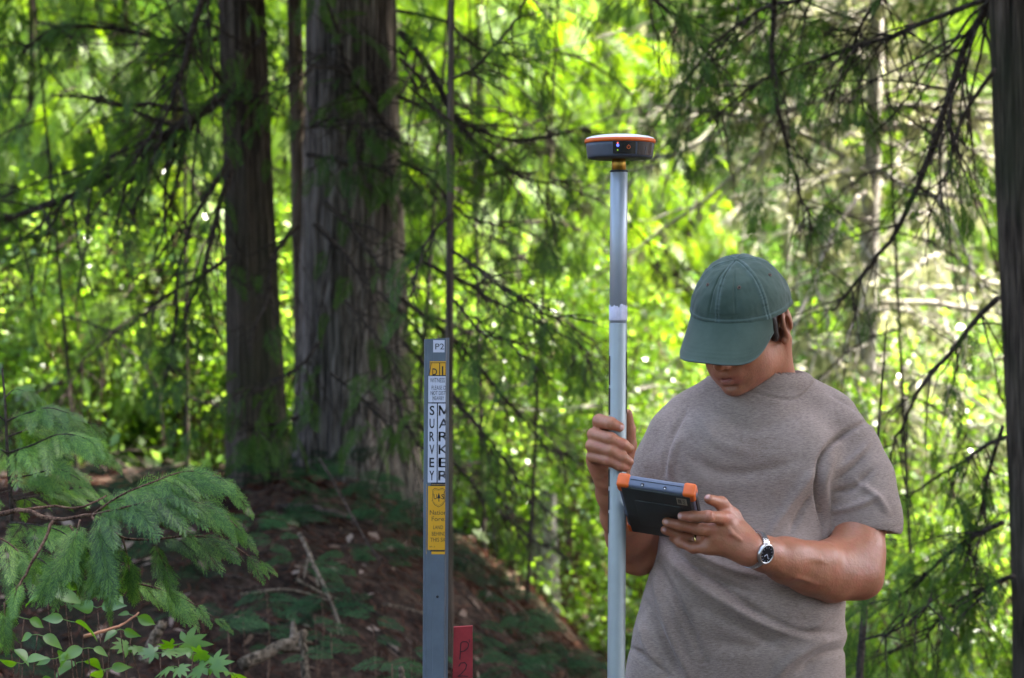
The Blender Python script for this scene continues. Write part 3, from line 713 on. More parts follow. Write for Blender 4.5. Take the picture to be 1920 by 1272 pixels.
M['stick_pale'] = bark_mat('stick_pale', (0.16, 0.12, 0.08), (0.36, 0.28, 0.20), zs=1, scale=60)
M['stick_dark'] = bark_mat('stick_dark', (0.05, 0.035, 0.025), (0.14, 0.10, 0.075), zs=1, scale=60)
M['stick_orange_lit'] = plain('stick_orange_lit', (0.36, 0.17, 0.09), rough=.8, var=.3, bmp=.3)  # orange light on the twig is put into its colour
twig('fallen_stick', [(158, 1194, 4.62), (205, 1180, 4.66), (232, 1170, 4.70), (260, 1150, 4.72)], .0038, .0018, M['stick_orange_lit'], 'thin brown dead twig with orange light in its colour pointing up from the leafy plants at bottom left')
twig('fallen_branch', [(455, 1248, 6.75), (500, 1226, 6.8), (540, 1205, 6.85), (572, 1186, 6.9)], .021, .012, M['stick_pale'], 'thick pale broken branch lying on the lower mound', seed=1, side=3)
twig('snag_stick', [(566, 1185, 6.5), (570, 1225, 6.5), (574, 1290, 6.5)], .008, .013, M['stick_pale'], 'upright pale splintered stick below the broken branch')
twig('snag_stick', [(306, 1168, 5.9), (290, 1195, 5.9), (272, 1240, 5.9)], .011, .016, M['stick_pale'], 'short grey upright stick left of the broken branch', seed=4)
twig('dry_stick', [(562, 1000, 7.4), (590, 1060, 7.3), (622, 1130, 7.2), (645, 1190, 7.1)], .007, .004, M['stick_pale'], 'long thin dry stick leaning down the middle of the mound', seed=5, side=2)
twig('dry_stick', [(750, 1250, 6.0), (754, 1266, 6.0), (758, 1290, 6.0)], .006, .008, M['stick_pale'], 'short pale stick end just left of the marker post foot', seed=6)
twig('root', [(480, 960, 8.6), (560, 950, 8.5), (640, 965, 8.4), (700, 985, 8.4)], .016, .010, M['stick_dark'], 'dark surface root running across the top of the mound', 'root', seed=7)
twig('dry_stick', [(600, 860, 8.2), (640, 930, 8.0), (690, 1020, 7.8), (715, 1050, 7.7)], .005, .003, M['stick_dark'], 'thin dark stick crossing the foot of the thickest trunk', seed=8, side=2)
LT_ = []
for q in range(14):
    px, py = rn.uniform(420, 800), rn.uniform(1010, 1260); p = hit_ground(px, py); a = rn.uniform(0, 3.14); L = rn.uniform(.12, .4)
    Q = [p + np.array([math.cos(a) * t * L, math.sin(a) * t * L * .5, 0]) for t in (0, .5, 1)]; Q = np.array([[x, y, gz(x, y) + .012 + rn.uniform(0, .03)] for x, y, _ in Q])
    mb = MB(); mb.tube(curve(Q, 8), np.linspace(.006, .003, 8), 6); LT_.append((px, mb.build('litter_twig', M['stick_dark'] if q % 3 else M['stick_pale'])))

for q, (px, o_) in enumerate(sorted(LT_, key=lambda v: v[0])): tag(o_, 'small dead twig lying in the brown litter of the mound, ' + 'first second third fourth fifth sixth seventh eighth ninth tenth eleventh twelfth thirteenth fourteenth'.split()[q] + ' from the left', 'twig', 'small twigs strewn over the mound')
# ------------------------------------------------------------------ cedar seedlings and sprays on the mound
SEED = [(572, 862, 8.7, .30), (512, 872, 8.7, .26), (668, 880, 8.9, .26), (700, 905, 8.8, .22), (712, 955, 8.4, .22), (560, 1052, 7.6, .26), (602, 1112, 7.2, .26), (655, 1028, 7.8, .20), (716, 1030, 7.9, .22),
        (620, 1178, 6.7, .20), (590, 1150, 6.9, .18), (478, 985, 8.0, .26), (508, 1010, 7.8, .24), (772, 925, 8.6, .22), (455, 1140, 6.8, .18), (428, 1180, 6.4, .20), (700, 1172, 6.9, .22), (770, 1215, 6.3, .20), (735, 1245, 6.1, .18), (930, 1120, 8.4, .24), (985, 1150, 8.2, .26), (900, 1190, 7.6, .22), (960, 1240, 7.4, .24), (560, 1240, 6.2, .16), (500, 1110, 7.0, .22), (1060, 1230, 8.0, .26)]
SEEN_ = {}
for q, (px, py, Y, s) in enumerate(SEED):
    p = at(px, py, Y); gzp = gz(p[0], Y); b = np.array([p[0] - .02, Y + .05, min(gzp, p[2] - .03)]); root = empty('cedar_seedling', b, 'x', 'seedling', 'cedar seedlings sprouting from the mound')
    stem, fol = MB(), MB(); mid_ = (b + p) / 2 + np.array([.015, 0, .02]); P = curve([b, mid_, p], 8); stem.tube(P, np.linspace(.004, .0015, 8), 4); stem.build('stem', M['red_twig'], root)
    nn = rn.integers(3, 6)
    for k in range(nn):
        sg = -1 if k % 2 else 1; d = np.array([sg * rn.uniform(.6, 1.0), rn.uniform(-.8, .1), rn.uniform(-.15, .25)])
        scatter(fol, SPRAY_M[k % 3], (P[-1 - (k % 3)])[None] + rn.normal(size=(1, 3)) * .015, d[None], np.array([[rn.uniform(-.2, .2), -.75, 1.0]]), np.array([s * rn.uniform(.32, .62)]))
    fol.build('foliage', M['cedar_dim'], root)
    zone = 'at the foot of the trunks' if py < 930 else 'on the upper mound' if py < 1060 else 'on the middle of the mound' if py < 1150 else 'on the lower mound'
    hz_ = 'left of the broken branch' if px < 500 else 'near the leaning dry stick' if px < 640 else 'under the thickest trunk' if px < 745 else 'beside the marker post' if px < 880 else 'right of the red stake'
    sl = SEEN_.setdefault(zone + hz_, []); sl.append(root)
    base_l = 'cedar seedling ' + zone + ', ' + hz_
    root['label'] = base_l if len(sl) == 1 else base_l + [', second', ', third', ', fourth', ', fifth'][min(3, len(sl) - 1)]
# ------------------------------------------------------------------ near cedar branch, in focus at the left
FINE = [tpl_spray(15, 5, 0.32, 0.0062, droop=.3, seed=50 + s, a0=42, a1=30) for s in range(4)]
def frond(fol, wood, pts, s0, side_up=0.3, n=26, rg=None, taper=.75, r=.0022, both=True, hang=.42):
    P = curve([at(*p) for p in pts], n); T = nrm(np.gradient(P, axis=0)); wood.tube(P, np.linspace(r, r * .35, n), 6)
    view = np.array([0, -1.0, 0])
    for i in range(1, n):
        if rg.random() < .30: continue
        t = i / (n - 1); prof = (min(1, .45 + t * 2.2)) * (1 - t) ** taper + .16
        for sg in (-1, 1):
            S_ = np.array([0, -sg, 0]) - T[i] * (np.array([0, -sg, 0]) @ T[i]); S_ = nrm(S_)
            d = T[i] * rg.uniform(.75, 1.1) + S_ * rg.uniform(.35, .75) + np.array([0, 0, -hang * rg.uniform(.6, 1.5)])
            scatter(fol, FINE[rg.integers(0, 4)], (P[i] + rg.normal(size=3) * .002)[None], d[None], (np.array([0, -.9 * 1, .8]) + rg.normal(size=3) * .35)[None], np.array([s0 * prof * rg.uniform(.9, 1.5)]))
    scatter(fol, FINE[0], P[-1][None], T[-1][None], np.array([[0, -.8, .8]]), np.array([s0 * .5]))
nearc = empty('cedar_branch', at(-60, 985, 4.35), 'sharp green cedar branch with drooping flat sprays at the left edge', 'cedar branch')
rf = np.random.default_rng(9)
wd = MB()
for pts, r0, r1 in [([(-80, 975, 4.4), (0, 963, 4.33), (50, 958, 4.30), (100, 974, 4.27), (172, 966, 4.24)], .0052, .003), ([(100, 974, 4.27), (70, 1040, 4.24), (40, 1090, 4.22), (8, 1130, 4.2)], .0032, .0018),
                    ([(30, 960, 4.30), (90, 950, 4.35), (150, 952, 4.36), (200, 930, 4.38)], .003, .0015), ([(172, 966, 4.24), (230, 1008, 4.26), (290, 1012, 4.27)], .003, .002)]:
    P = curve([at(*p) for p in pts], 18); P = P + np.stack([vnoise(np.arange(18) * .9, k * 5.0 + r0 * 900) for k in range(3)], -1) * .0025; wd.tube(P, np.linspace(r0, r1, 18), 7)
wd.build('twig', M['red_twig'], nearc)
FR_ = [([(172, 966, 4.24), (225, 930, 4.22), (285, 905, 4.20), (350, 884, 4.19), (410, 896, 4.18), (438, 922, 4.17)], .115, 30),
       ([(290, 1012, 4.27), (350, 1006, 4.26), (415, 1012, 4.25), (470, 1045, 4.24), (490, 1056, 4.24)], .075, 18),
       ([(172, 966, 4.24), (240, 950, 4.18), (310, 935, 4.16), (380, 945, 4.15), (430, 975, 4.14), (455, 1000, 4.14)], .095, 24),
       ([(150, 975, 4.22), (140, 1010, 4.2), (112, 1050, 4.19), (84, 1090, 4.18)], .10, 20),
       ([(172, 968, 4.22), (190, 1000, 4.2), (190, 1040, 4.19), (170, 1085, 4.18)], .10, 20),
       ([(130, 985, 4.24), (170, 1040, 4.24), (200, 1090, 4.22), (205, 1140, 4.22)], .07, 16),
       ([(8, 1130, 4.2), (10, 1160, 4.2), (16, 1185, 4.2)], .07, 8), ([(40, 1090, 4.22), (30, 1110, 4.2), (20, 1140, 4.2)], .07, 8),
       ([(-40, 1000, 4.3), (0, 1010, 4.28), (30, 1030, 4.26), (50, 1060, 4.25)], .09, 14),
       ([(290, 1012, 4.27), (300, 1040, 4.26), (316, 1080, 4.26), (318, 1110, 4.26)], .07, 12), ([(230, 1010, 4.26), (240, 1050, 4.26), (245, 1095, 4.26)], .08, 12),
       ([(240, 1090, 4.5), (300, 1105, 4.5), (350, 1125, 4.48), (405, 1160, 4.46)], .085, 14)]
for pts, s0, n in FR_:
    f_, w_ = MB(), MB(); frond(f_, w_, pts, s0, n=n, rg=rf); lo_ = w_.build('frond_stem', M['red_twig'], nearc); f_.build('frond', M['cedar_near'], lo_)
# softer fronds above it, further in
nc2 = empty('cedar_sapling', (at(18, 900, 5.0)[0], 5.0, gz(at(18, 900, 5.0)[0], 5.0)), 'young cedar sapling with feathery blue green sprays rising at the left edge', 'sapling')
wd = MB(); wd.tube(curve([(at(22, 1100, 5.0)), at(22, 960, 5.0), at(14, 850, 5.0), at(10, 760, 5.0), at(4, 690, 5.0)], 16), np.linspace(.0055, .002, 16), 7); wd.build('stem', M['twig_bark'], nc2)
for pts, s0, n in [([(14, 850, 5.0), (60, 835, 4.95), (110, 815, 4.9), (160, 822, 4.86), (195, 850, 4.85)], .11, 22), ([(12, 790, 5.0), (50, 775, 5.0), (90, 765, 4.95), (130, 775, 4.92)], .09, 18),
                   ([(18, 900, 5.0), (60, 890, 5.0), (110, 880, 4.95), (150, 900, 4.9)], .09, 18), ([(14, 850, 5.0), (-30, 830, 4.9), (-60, 850, 4.9)], .1, 10), ([(10, 745, 5.0), (30, 730, 5.0), (60, 740, 5.0)], .07, 10),
                   ([(20, 940, 5.0), (90, 925, 5.1), (160, 915, 5.1), (215, 930, 5.1)], .08, 16), ([(10, 790, 5.0), (-20, 770, 5), (-60, 790, 5)], .08, 8), ([(20, 980, 5.0), (70, 985, 4.9), (120, 1000, 4.85), (150, 1040, 4.8)], .09, 14), ([(22, 1030, 5.0), (60, 1040, 4.9), (100, 1070, 4.85), (120, 1110, 4.8)], .09, 12), ([(22, 1060, 5.0), (0, 1070, 4.9), (-20, 1110, 4.9)], .09, 8), ([(12, 820, 5.0), (70, 800, 5.1), (140, 790, 5.15), (200, 800, 5.2)], .09, 16), ([(18, 920, 5.0), (-10, 930, 4.9), (-40, 960, 4.9)], .09, 8)]:
    f_, w_ = MB(), MB(); frond(f_, w_, pts, s0, n=n, rg=rf, hang=.3); lo_ = w_.build('frond_stem', M['twig_bark'], nc2); f_.build('frond', M['cedar_near'], lo_)

# ------------------------------------------------------------------ leafy plants at the bottom left
def plant(px, py, Y, h, nl, leaf, mat, label, cat='plant', group=None, lobed=False, seed=0):
    rg = np.random.default_rng(seed); top = at(px, py, Y); b = np.array([top[0] + rg.uniform(-.07, .07), Y + .03, gz(top[0], Y)])
    root = empty('woodland_plant' if not lobed else 'maple_seedling', b, label, cat, group)
    P = curve([b, (b + top) / 2 + rg.normal(size=3) * .02, top], 10); mb = MB(); mb.tube(P, np.linspace(.0022, .0012, 10), 5); mb.build('stem', M['red_twig'], root)
    for k in range(nl):
        t = 1 - .62 * (k // 2) / max(1, nl // 2); p = P[min(9, int(t * 9))]; a = (k % 2) * math.pi + (k // 2) * 1.35 + rg.uniform(-.9, .9)
        d = np.array([math.cos(a), math.sin(a) - .15, rg.uniform(-.3, .6)]); pe = p + nrm(d) * leaf * .25; lm = MB(); lm.tube([p, pe], [.0009, .0007], 4, False)
        s = leaf * rg.uniform(.7, 1.4)
        if not lobed:
            n = 9; tt = np.linspace(0, 1, n); w = .27 * np.sin(np.pi * tt ** .7) ** 1.15; V = []
            for q in range(n): V += [(-w[q], tt[q], .42 * w[q] - .28 * tt[q] ** 2), (0, tt[q], -.28 * tt[q] ** 2), (w[q], tt[q], .42 * w[q] - .28 * tt[q] ** 2)]
            F = np.array([[3 * q + c, 3 * q + c + 1, 3 * q + c + 4, 3 * q + c + 3] for q in range(n - 1) for c in (0, 1)]); tp_ = (np.array(V), [F])
        else:
            V = [(0, 0, 0)]; F = []
            for li, (la, ll) in enumerate([(-115, .45), (-62, .72), (-25, .8), (0, 1.0), (25, .8), (62, .72), (115, .45)]):
                la = math.radians(la); dr = np.array([math.sin(la), math.cos(la)]); nn_2 = np.array([dr[1], -dr[0]]); k0 = len(V)
                V += [(*(dr * ll * .45 - nn_2 * .13), -.02), (*(dr * ll * .7 - nn_2 * .10), -.05), (*(dr * ll), -.12), (*(dr * ll * .7 + nn_2 * .10), -.05), (*(dr * ll * .45 + nn_2 * .13), -.02)]
                F += [[0, k0 + 4, k0 + 3, k0 + 2, k0 + 1, k0]]
            tp_ = (np.array(V), [np.array(F)])
        scatter(lm, tp_, pe[None], (d + np.array([0, 0, -.25]))[None], (np.array([0, -.9, .9]) + rg.normal(size=3) * .95)[None], np.array([s]))
        lm.build('leaf', mat, root)
    return root
PLN = [(118, 1092, 4.75, 8, .046), (160, 1100, 4.8, 8, .044), (88, 1118, 4.7, 8, .05), (45, 1160, 4.65, 6, .042), (182, 1140, 4.7, 8, .042), (130, 1165, 4.6, 6, .048), (225, 1180, 4.8, 6, .04), (70, 1190, 4.6, 6, .045), (20, 1215, 4.6, 6, .045), (165, 1215, 4.6, 6, .04), (105, 1235, 4.6, 6, .04), (250, 1155, 4.9, 8, .035), (205, 1120, 4.9, 8, .036), (42, 1245, 4.5, 6, .04), (200, 1255, 4.5, 6, .036)]
ORD_ = 'first second third fourth fifth sixth seventh eighth ninth tenth eleventh twelfth thirteenth fourteenth fifteenth'.split()
for q, (px, py, Y, n, l) in enumerate(PLN):
    plant(px, py, Y, 0, n, l, M['fern'], 'small oval leaved plant below the near cedar sprays, ' + ORD_[sorted(a_[0] for a_ in PLN).index(px)] + ' from the left', 'plant', 'small oval leaved plants at bottom left', seed=100 + q)
for q, (px, py, Y, n, l) in enumerate([(335, 1208, 4.9, 4, .055), (300, 1225, 4.8, 4, .045), (362, 1226, 4.85, 4, .045), (390, 1250, 4.8, 4, .045), (330, 1250, 4.75, 4, .05), (245, 1212, 4.9, 4, .04), (432, 1262, 4.9, 3, .04)]):
    plant(px, py, Y, 0, n, l, M['fern'], 'maple seedling with toothed green leaves at the lower edge, ' + ['third', 'second', 'fifth', 'sixth', 'fourth', 'first', 'last'][q] + ' from the left', 'seedling', 'maple seedlings at the lower edge', True, seed=200 + q)
# ------------------------------------------------------------------ smooth bodies: a distance field turned into one continuous surface
class Field:
    def __init__(s, lo, hi, h):
        s.lo = np.array(lo, float); s.h = h
        s.n = np.ceil((np.array(hi) - s.lo) / h).astype(int) + 1
        s.d = np.full(s.n, 1.0, dtype=np.float32)
        s.ax = [s.lo[i] + h * np.arange(s.n[i]) for i in range(3)]
    def box(s, lo, hi):
        i0 = np.clip(np.floor((np.array(lo) - s.lo) / s.h).astype(int), 0, s.n)
        i1 = np.clip(np.ceil((np.array(hi) - s.lo) / s.h).astype(int) + 1, 0, s.n)
        sl = tuple(slice(a, b) for a, b in zip(i0, i1))
        g = np.meshgrid(*[s.ax[i][sl[i]] for i in range(3)], indexing='ij', sparse=True)
        return sl, g
    def join(s, sl, d, k, mode='add'):
        a = s.d[sl]
        if a.size == 0: return
        d = d.astype(np.float32)
        if mode == 'add':
            h = np.maximum(k - np.abs(a - d), 0) / max(k, 1e-6); s.d[sl] = np.minimum(a, d) - h * h * k * 0.25
        else:
            d = -d; h = np.maximum(k - np.abs(a - d), 0) / max(k, 1e-6); s.d[sl] = np.maximum(a, d) + h * h * k * 0.25
    def cap(s, a, b, ra, rb=None, k=0.01, mode='add'):
        a = np.asarray(a, float); b = np.asarray(b, float); rb = ra if rb is None else rb
        m = max(ra, rb) + k + 3 * s.h
        sl, g = s.box(np.minimum(a, b) - m, np.maximum(a, b) + m)
        ab = b - a; L = ab @ ab + 1e-12
        p = [g[i] - a[i] for i in range(3)]
        t = np.clip((p[0] * ab[0] + p[1] * ab[1] + p[2] * ab[2]) / L, 0, 1)
        d = np.sqrt(sum((p[i] - t * ab[i]) ** 2 for i in range(3))) - (ra + (rb - ra) * t)
        s.join(sl, d, k, mode); return s
    def chain(s, pts, rs, k=0.01, mode='add'):
        for i in range(len(pts) - 1): s.cap(pts[i], pts[i + 1], rs[i], rs[i + 1], k, mode)
        return s
    def ell(s, c, r, R=None, k=0.01, mode='add'):
        """ellipsoid, R columns = its axes"""
        c = np.asarray(c, float); r = np.asarray(r, float); R = np.eye(3) if R is None else np.asarray(R)
        m = np.abs(R) @ r + k + 3 * s.h
        sl, g = s.box(c - m, c + m)
        p = [g[i] - c[i] for i in range(3)]
        q = [(p[0] * R[0, j] + p[1] * R[1, j] + p[2] * R[2, j]) for j in range(3)]
        k0 = np.sqrt(sum((q[j] / r[j]) ** 2 for j in range(3))); k1 = np.sqrt(sum((q[j] / r[j] ** 2) ** 2 for j in range(3))) + 1e-9
        s.join(sl, k0 * (k0 - 1) / k1, k, mode); return s
    def fn(s, f, k=0.01, mode='add', lo=None, hi=None):
        sl, g = s.box(s.lo if lo is None else lo, s.ax_max() if hi is None else hi)
        s.join(sl, f(*g), k, mode); return s
    def ax_max(s): return np.array([a[-1] for a in s.ax])
    def surface(s, proj=1):
        d = s.d; neg = d < 0
        n = np.array(d.shape)
        cnt = np.zeros(n - 1, np.int8)
        for a in (0, 1):
            for b in (0, 1):
                for c in (0, 1): cnt += neg[a:n[0] - 1 + a, b:n[1] - 1 + b, c:n[2] - 1 + c]
        act = (cnt > 0) & (cnt < 8)
        I = np.argwhere(act); idx = np.full(act.shape, -1, np.int32); idx[tuple(I.T)] = np.arange(len(I))
        acc = np.zeros((len(I), 3)); num = np.zeros(len(I))
        cor = [(a, b, c) for a in (0, 1) for b in (0, 1) for c in (0, 1)]
        for p in cor:
            for ax in range(3):
                if p[ax]: continue
                q = list(p); q[ax] = 1
                d0 = d[tuple((I + p).T)]; d1 = d[tuple((I + q).T)]; x = (d0 < 0) != (d1 < 0)
                t = np.where(x, d0 / np.where(x, d0 - d1, 1), 0)
                P = np.tile(np.array(p, float), (len(I), 1)); P[:, ax] += t
                acc += P * x[:, None]; num += x
        V = (I + acc / num[:, None]) * s.h + s.lo
        F = []
        for ax in range(3):
            sh = [slice(None)] * 3
            a = [slice(1, -1)] * 3; b = [slice(1, -1)] * 3; a[ax] = slice(0, -1); b[ax] = slice(1, None)
            x0 = neg[tuple(a)]; x1 = neg[tuple(b)]; E = np.argwhere(x0 != x1)
            if not len(E): continue
            E = E + 1; E[:, ax] -= 1
            u, v = (ax + 1) % 3, (ax + 2) % 3
            du = np.zeros(3, int); du[u] = 1; dv = np.zeros(3, int); dv[v] = 1
            q = [idx[tuple((E - o).T)] for o in (du + dv, dv, 0 * du, du)]
            Q = np.stack(q, -1); inside = neg[tuple(E.T)]
            Q[~inside] = Q[~inside][:, ::-1]
            F.append(Q)
        return V, np.concatenate(F)

def smooth_normals_field(): pass
# ------------------------------------------------------------------ survey pole with receiver
def lathe(mb, prof, c, seg=64, a0=0.0, a1=2 * math.pi, axis=None):
    """profile [(r, z)] turned about a vertical through c; angle 0 faces the camera"""
    full = abs(a1 - a0 - 2 * math.pi) < 1e-6
    a = np.linspace(a0, a1, seg, endpoint=not full); pr = np.array(prof, float); n = len(pr)
    V = np.stack([c[0] + pr[:, :1] * np.sin(a), c[1] - pr[:, :1] * np.cos(a), c[2] + pr[:, 1:2] + 0 * a], -1).reshape(-1, 3)
    if axis is not None:
        ax = np.asarray(axis, float); V[:, :2] += (V[:, 2:3] - c[2]) * (ax[:2] / ax[2])
    i = np.arange(n - 1)[:, None] * seg
    j = np.arange(seg if full else seg - 1)[None]; k = (j + 1) % seg
    mb.add(V, np.stack([i + j, i + k, i + seg + k, i + seg + j], -1).reshape(-1, 4))
    return mb

PY = 4.30; PS = PY / FPX
p_top, p_bot = at(1160.5, 322, PY), at(1155.5, 1272, PY); p_dir = (p_top - p_bot) / (p_top[2] - p_bot[2])
def on_pole(py):
    z = EYE - (py - CY) * PS; return p_bot + p_dir * (z - p_bot[2])
RP = 16.3 * PS
pole = empty('survey_pole', on_pole(636) - p_dir * 1.55, 'upright silver survey pole carrying a round satellite receiver, gripped by the man', 'survey pole')
M['pole'] = plain('pole_aluminium', (0.33, 0.36, 0.40), rough=0.34, metal=0.35, var=0.05, scale=12, bmp=0.05)
M['pole_low'] = plain('pole_lower_tube', (0.29, 0.325, 0.32), rough=0.42, metal=0.25, var=0.06, scale=14, bmp=0.08)
M['black'] = plain('black_plastic', (0.012, 0.012, 0.014), rough=0.45)
M['white_shell'] = plain('white_shell', (0.82, 0.85, 0.88), rough=0.35, var=0.02)
M['orange'] = plain('orange_rubber', (0.72, 0.13, 0.015), rough=0.5, var=0.05)
M['grey_shell'] = plain('grey_shell', (0.060, 0.073, 0.10), rough=0.5, var=0.06)
M['brass'] = plain('brass', (0.42, 0.25, 0.05), rough=0.32, metal=0.9, var=0.15, scale=90)
M['tape'] = plain('paper_tape', (0.50, 0.48, 0.56), rough=0.7, var=0.1, scale=70, bmp=0.3)
c0 = on_pole(322)
def ptube(name, y0, y1, r, mat, bev=0.001, seg=48):
    a, b = on_pole(y1), on_pole(y0); h = b[2] - a[2]
    return lathe(MB(), [(0, 0), (r - bev, 0), (r, bev), (r, h - bev), (r - bev, h), (0, h)], a, seg, axis=p_dir).build(name, mat, pole)
zb = (on_pole(322)[2] - 0.0)
ptube('upper_tube', 323, 606, RP, M['pole'])
a = on_pole(606); hh = a[2] - 0.05
lathe(MB(), [(0, -hh), (RP * .3, -hh + .02), (RP * 1.03, -hh + .06), (RP * 1.03, -.001), (RP * 1.0, 0), (0, 0)], a, 48, axis=p_dir).build('lower_tube', M['pole_low'], pole)
lathe(MB(), [(0, -hh - .05), (RP * .3, -hh + .02), (0, -hh + .021)], a, 24, axis=p_dir).build('point', M['brass'], pole)
# paper tape with a torn upper edge
t0 = on_pole(601); n = 64; th = np.linspace(0, 2 * np.pi, n, endpoint=False)
tz = (27 + 1.6 * np.sin(th * 3) + 2.2 * (vnoise(th * 3, 0) + vnoise(th * 9, 4))) * PS
V = np.concatenate([np.stack([t0[0] + (RP + .0009) * np.sin(th), t0[1] - (RP + .0009) * np.cos(th), np.full(n, t0[2])], -1),
                    np.stack([t0[0] + (RP + .0009) * np.sin(th), t0[1] - (RP + .0009) * np.cos(th), t0[2] + tz], -1),
                    np.stack([t0[0] + (RP - .001) * np.sin(th), t0[1] - (RP - .001) * np.cos(th), t0[2] + tz], -1)])
j = np.arange(n); k = (j + 1) % n
MB().add(V, np.concatenate([np.stack([j, k, k + n, j + n], -1), np.stack([j + n, k + n, k + 2 * n, j + 2 * n], -1)])).build('paper_tape', M['tape'], pole)
# black printing that wraps round the back of the tube, seen at both edges
mb = MB()
for (y0, y1, a0, a1) in ((660, 725, 62, 112), (731, 775, 64, 108), (668, 722, 250, 300), (728, 778, 252, 302), (920, 956, 250, 300), (962, 1000, 252, 294), (880, 912, 252, 300)):
    a = on_pole(y1); h = (y1 - y0) * PS
    lathe(mb, [(RP * 1.03 + .0004, 0), (RP * 1.03 + .0004, h)], a, 14, math.radians(a0), math.radians(a1), axis=p_dir)
mb.build('printed_lettering', M['black'], pole)
ptube('collar', 319.5, 323, 17.4 * PS, M['black'])
ptube('adapter', 296, 320, 13.2 * PS, M['brass'])
rc = at(1162.5, 298, PY)
def Z(py): return (298 - py) * PS
R0 = 66.5 * PS
body = lathe(MB(), [(0, -.0005), (R0 * .55, -.0008), (R0 * .88, 0), (R0 * .915, .0015), (R0 * .93, .005), (R0 * .955, Z(276)), (R0 * .965, Z(269.5)), (R0 * .9, Z(269)), (0, Z(269))], rc, 96).build('receiver', M['grey_shell'], pole)
lathe(MB(), [(R0 * .9, Z(269.6)), (R0 * .985, Z(269.2)), (R0, Z(267.5)), (R0, Z(263.5)), (R0 * .985, Z(262)), (R0 * .9, Z(261.6))], rc, 96).build('orange_band', M['orange'], body)
lathe(MB(), [(R0 * .975, Z(262.2)), (R0 * .95, Z(259.6)), (R0 * .85, Z(257.2)), (R0 * .62, Z(254.6)), (R0 * .32, Z(253)), (0, Z(252.6))], rc, 96).build('dome', M['white_shell'], body)
D = math.radians
def rpatch(y0, y1, a0, a1, off, mb=None):
    mb = mb or MB(); f = lambda y: R0 * (.93 + .035 * (298 - y) / 29) + off
    return lathe(mb, [(f(y1), Z(y1)), (f(y0), Z(y0))], rc, 20, D(a0), D(a1))
M['panel'] = plain('black_panel', (0.006, 0.006, 0.008), rough=0.25)
rpatch(270.5, 293, -14.5, 24, .0006).build('control_panel', M['panel'], body)
rpatch(270.5, 294, 27, 66, .0006).build('port_door', M['panel'], body)
mb = MB(); rpatch(279, 293, 45, 46.5, .0011, mb); rpatch(270.8, 293.5, 26, 27.2, .0011, mb); mb.build('door_frame', M['grey_shell'], body)
def emis(name, col, s):
    m, nt, out = new_mat(name); e = N(nt, 'ShaderNodeEmission'); e.inputs[0].default_value = (*col, 1); e.inputs[1].default_value = s
    nt.links.new(e.outputs[0], out.inputs[0]); return m
def led(py, deg, r, mat, name='indicator_light'):
    rr = R0 * .957 + .0012; a = D(deg); p = np.array([rc[0] + rr * math.sin(a), rc[1] - rr * math.cos(a), rc[2] + Z(py)])
    mb = MB(); mb.tube([p, p + np.array([math.sin(a), -math.cos(a), 0]) * .0008], [r, r * .8], 12); mb.build(name, mat, body)
led(273.4, -6.3, .0017, emis('light_red', (1, .18, .12), .14)); led(278, -6.2, .0026, emis('light_blue', (.10, .14, 1), .30)); led(286.6, -6.4, .0014, emis('light_green', (.35, .75, .05), .09))
mb = MB(); rr = R0 * .958 + .0012; a = D(11.6); pc = np.array([rc[0] + rr * math.sin(a), rc[1] - rr * math.cos(a), rc[2] + Z(281)])
sx = np.array([math.cos(a), math.sin(a), 0])
tt = np.linspace(D(60), D(390 + 90 - 60 + 0), 22)
mb.tube([pc + sx * .0030 * math.sin(t + math.pi * 0) + np.array([0, 0, .0030 * math.cos(t)]) for t in np.linspace(D(30), D(330), 22)], .0006, 5)
mb.tube([pc + np.array([0, 0, .001]), pc + np.array([0, 0, .0045])], .0006, 5)
mb.build('power_symbol', M['orange'], body)

# ------------------------------------------------------------------ lettering
def text_geo(body_, size=1.0, bold=0.0, space=1.0):
    cu = bpy.data.curves.new('t', 'FONT'); cu.body = body_; cu.size = size; cu.offset = bold; cu.space_character = space; cu.resolution_u = 3
    o = bpy.data.objects.new('t', cu); COL.objects.link(o)
    dg = bpy.context.evaluated_depsgraph_get(); me = bpy.data.meshes.new_from_object(o.evaluated_get(dg))
    V = np.array([v.co[:] for v in me.vertices]) if len(me.vertices) else np.zeros((0, 3)); F = [list(p.vertices) for p in me.polygons]
    bpy.data.objects.remove(o); bpy.data.curves.remove(cu); bpy.data.meshes.remove(me)
    return V, F
def fit_text(s, u0, u1, z0, z1, bold=0.0):
    """mesh of the words filling the box u0..u1, z0..z1"""
    V, F = text_geo(s, 1.0, bold); lo, hi = V.min(0), V.max(0)
    u = u0 + (V[:, 0] - lo[0]) / (hi[0] - lo[0]) * (u1 - u0); z = z0 + (V[:, 1] - lo[1]) / (hi[1] - lo[1]) * (z1 - z0)
    return np.stack([u, z], -1), F
def poly_mesh(name, parts, off, fmap, mats, parent, fold=None, clip=None):
    """parts: (UZ array, faces, material index); mapped onto a surface by fmap(u, z, offset)"""
    bm = bmesh.new()
    for UZ, F, mi in parts:
        vs = [bm.verts.new((p[0], 0, p[1])) for p in UZ]
        for f in F:
            try: bm.faces.new([vs[i] for i in f]).material_index = mi
            except ValueError: pass
    for fo in (fold or []):
        bmesh.ops.bisect_plane(bm, geom=bm.verts[:] + bm.edges[:] + bm.faces[:], plane_co=(fo, 0, 0), plane_no=(1, 0, 0))
    if clip is not None: bmesh.ops.bisect_plane(bm, geom=bm.verts[:] + bm.edges[:] + bm.faces[:], plane_co=(clip, 0, 0), plane_no=(1, 0, 0), clear_outer=True)
    for v in bm.verts: v.co = fmap(v.co.x, v.co.z, off)
    me = bpy.data.meshes.new(name); bm.to_mesh(me); bm.free()
    return link(name, me, mats, parent)
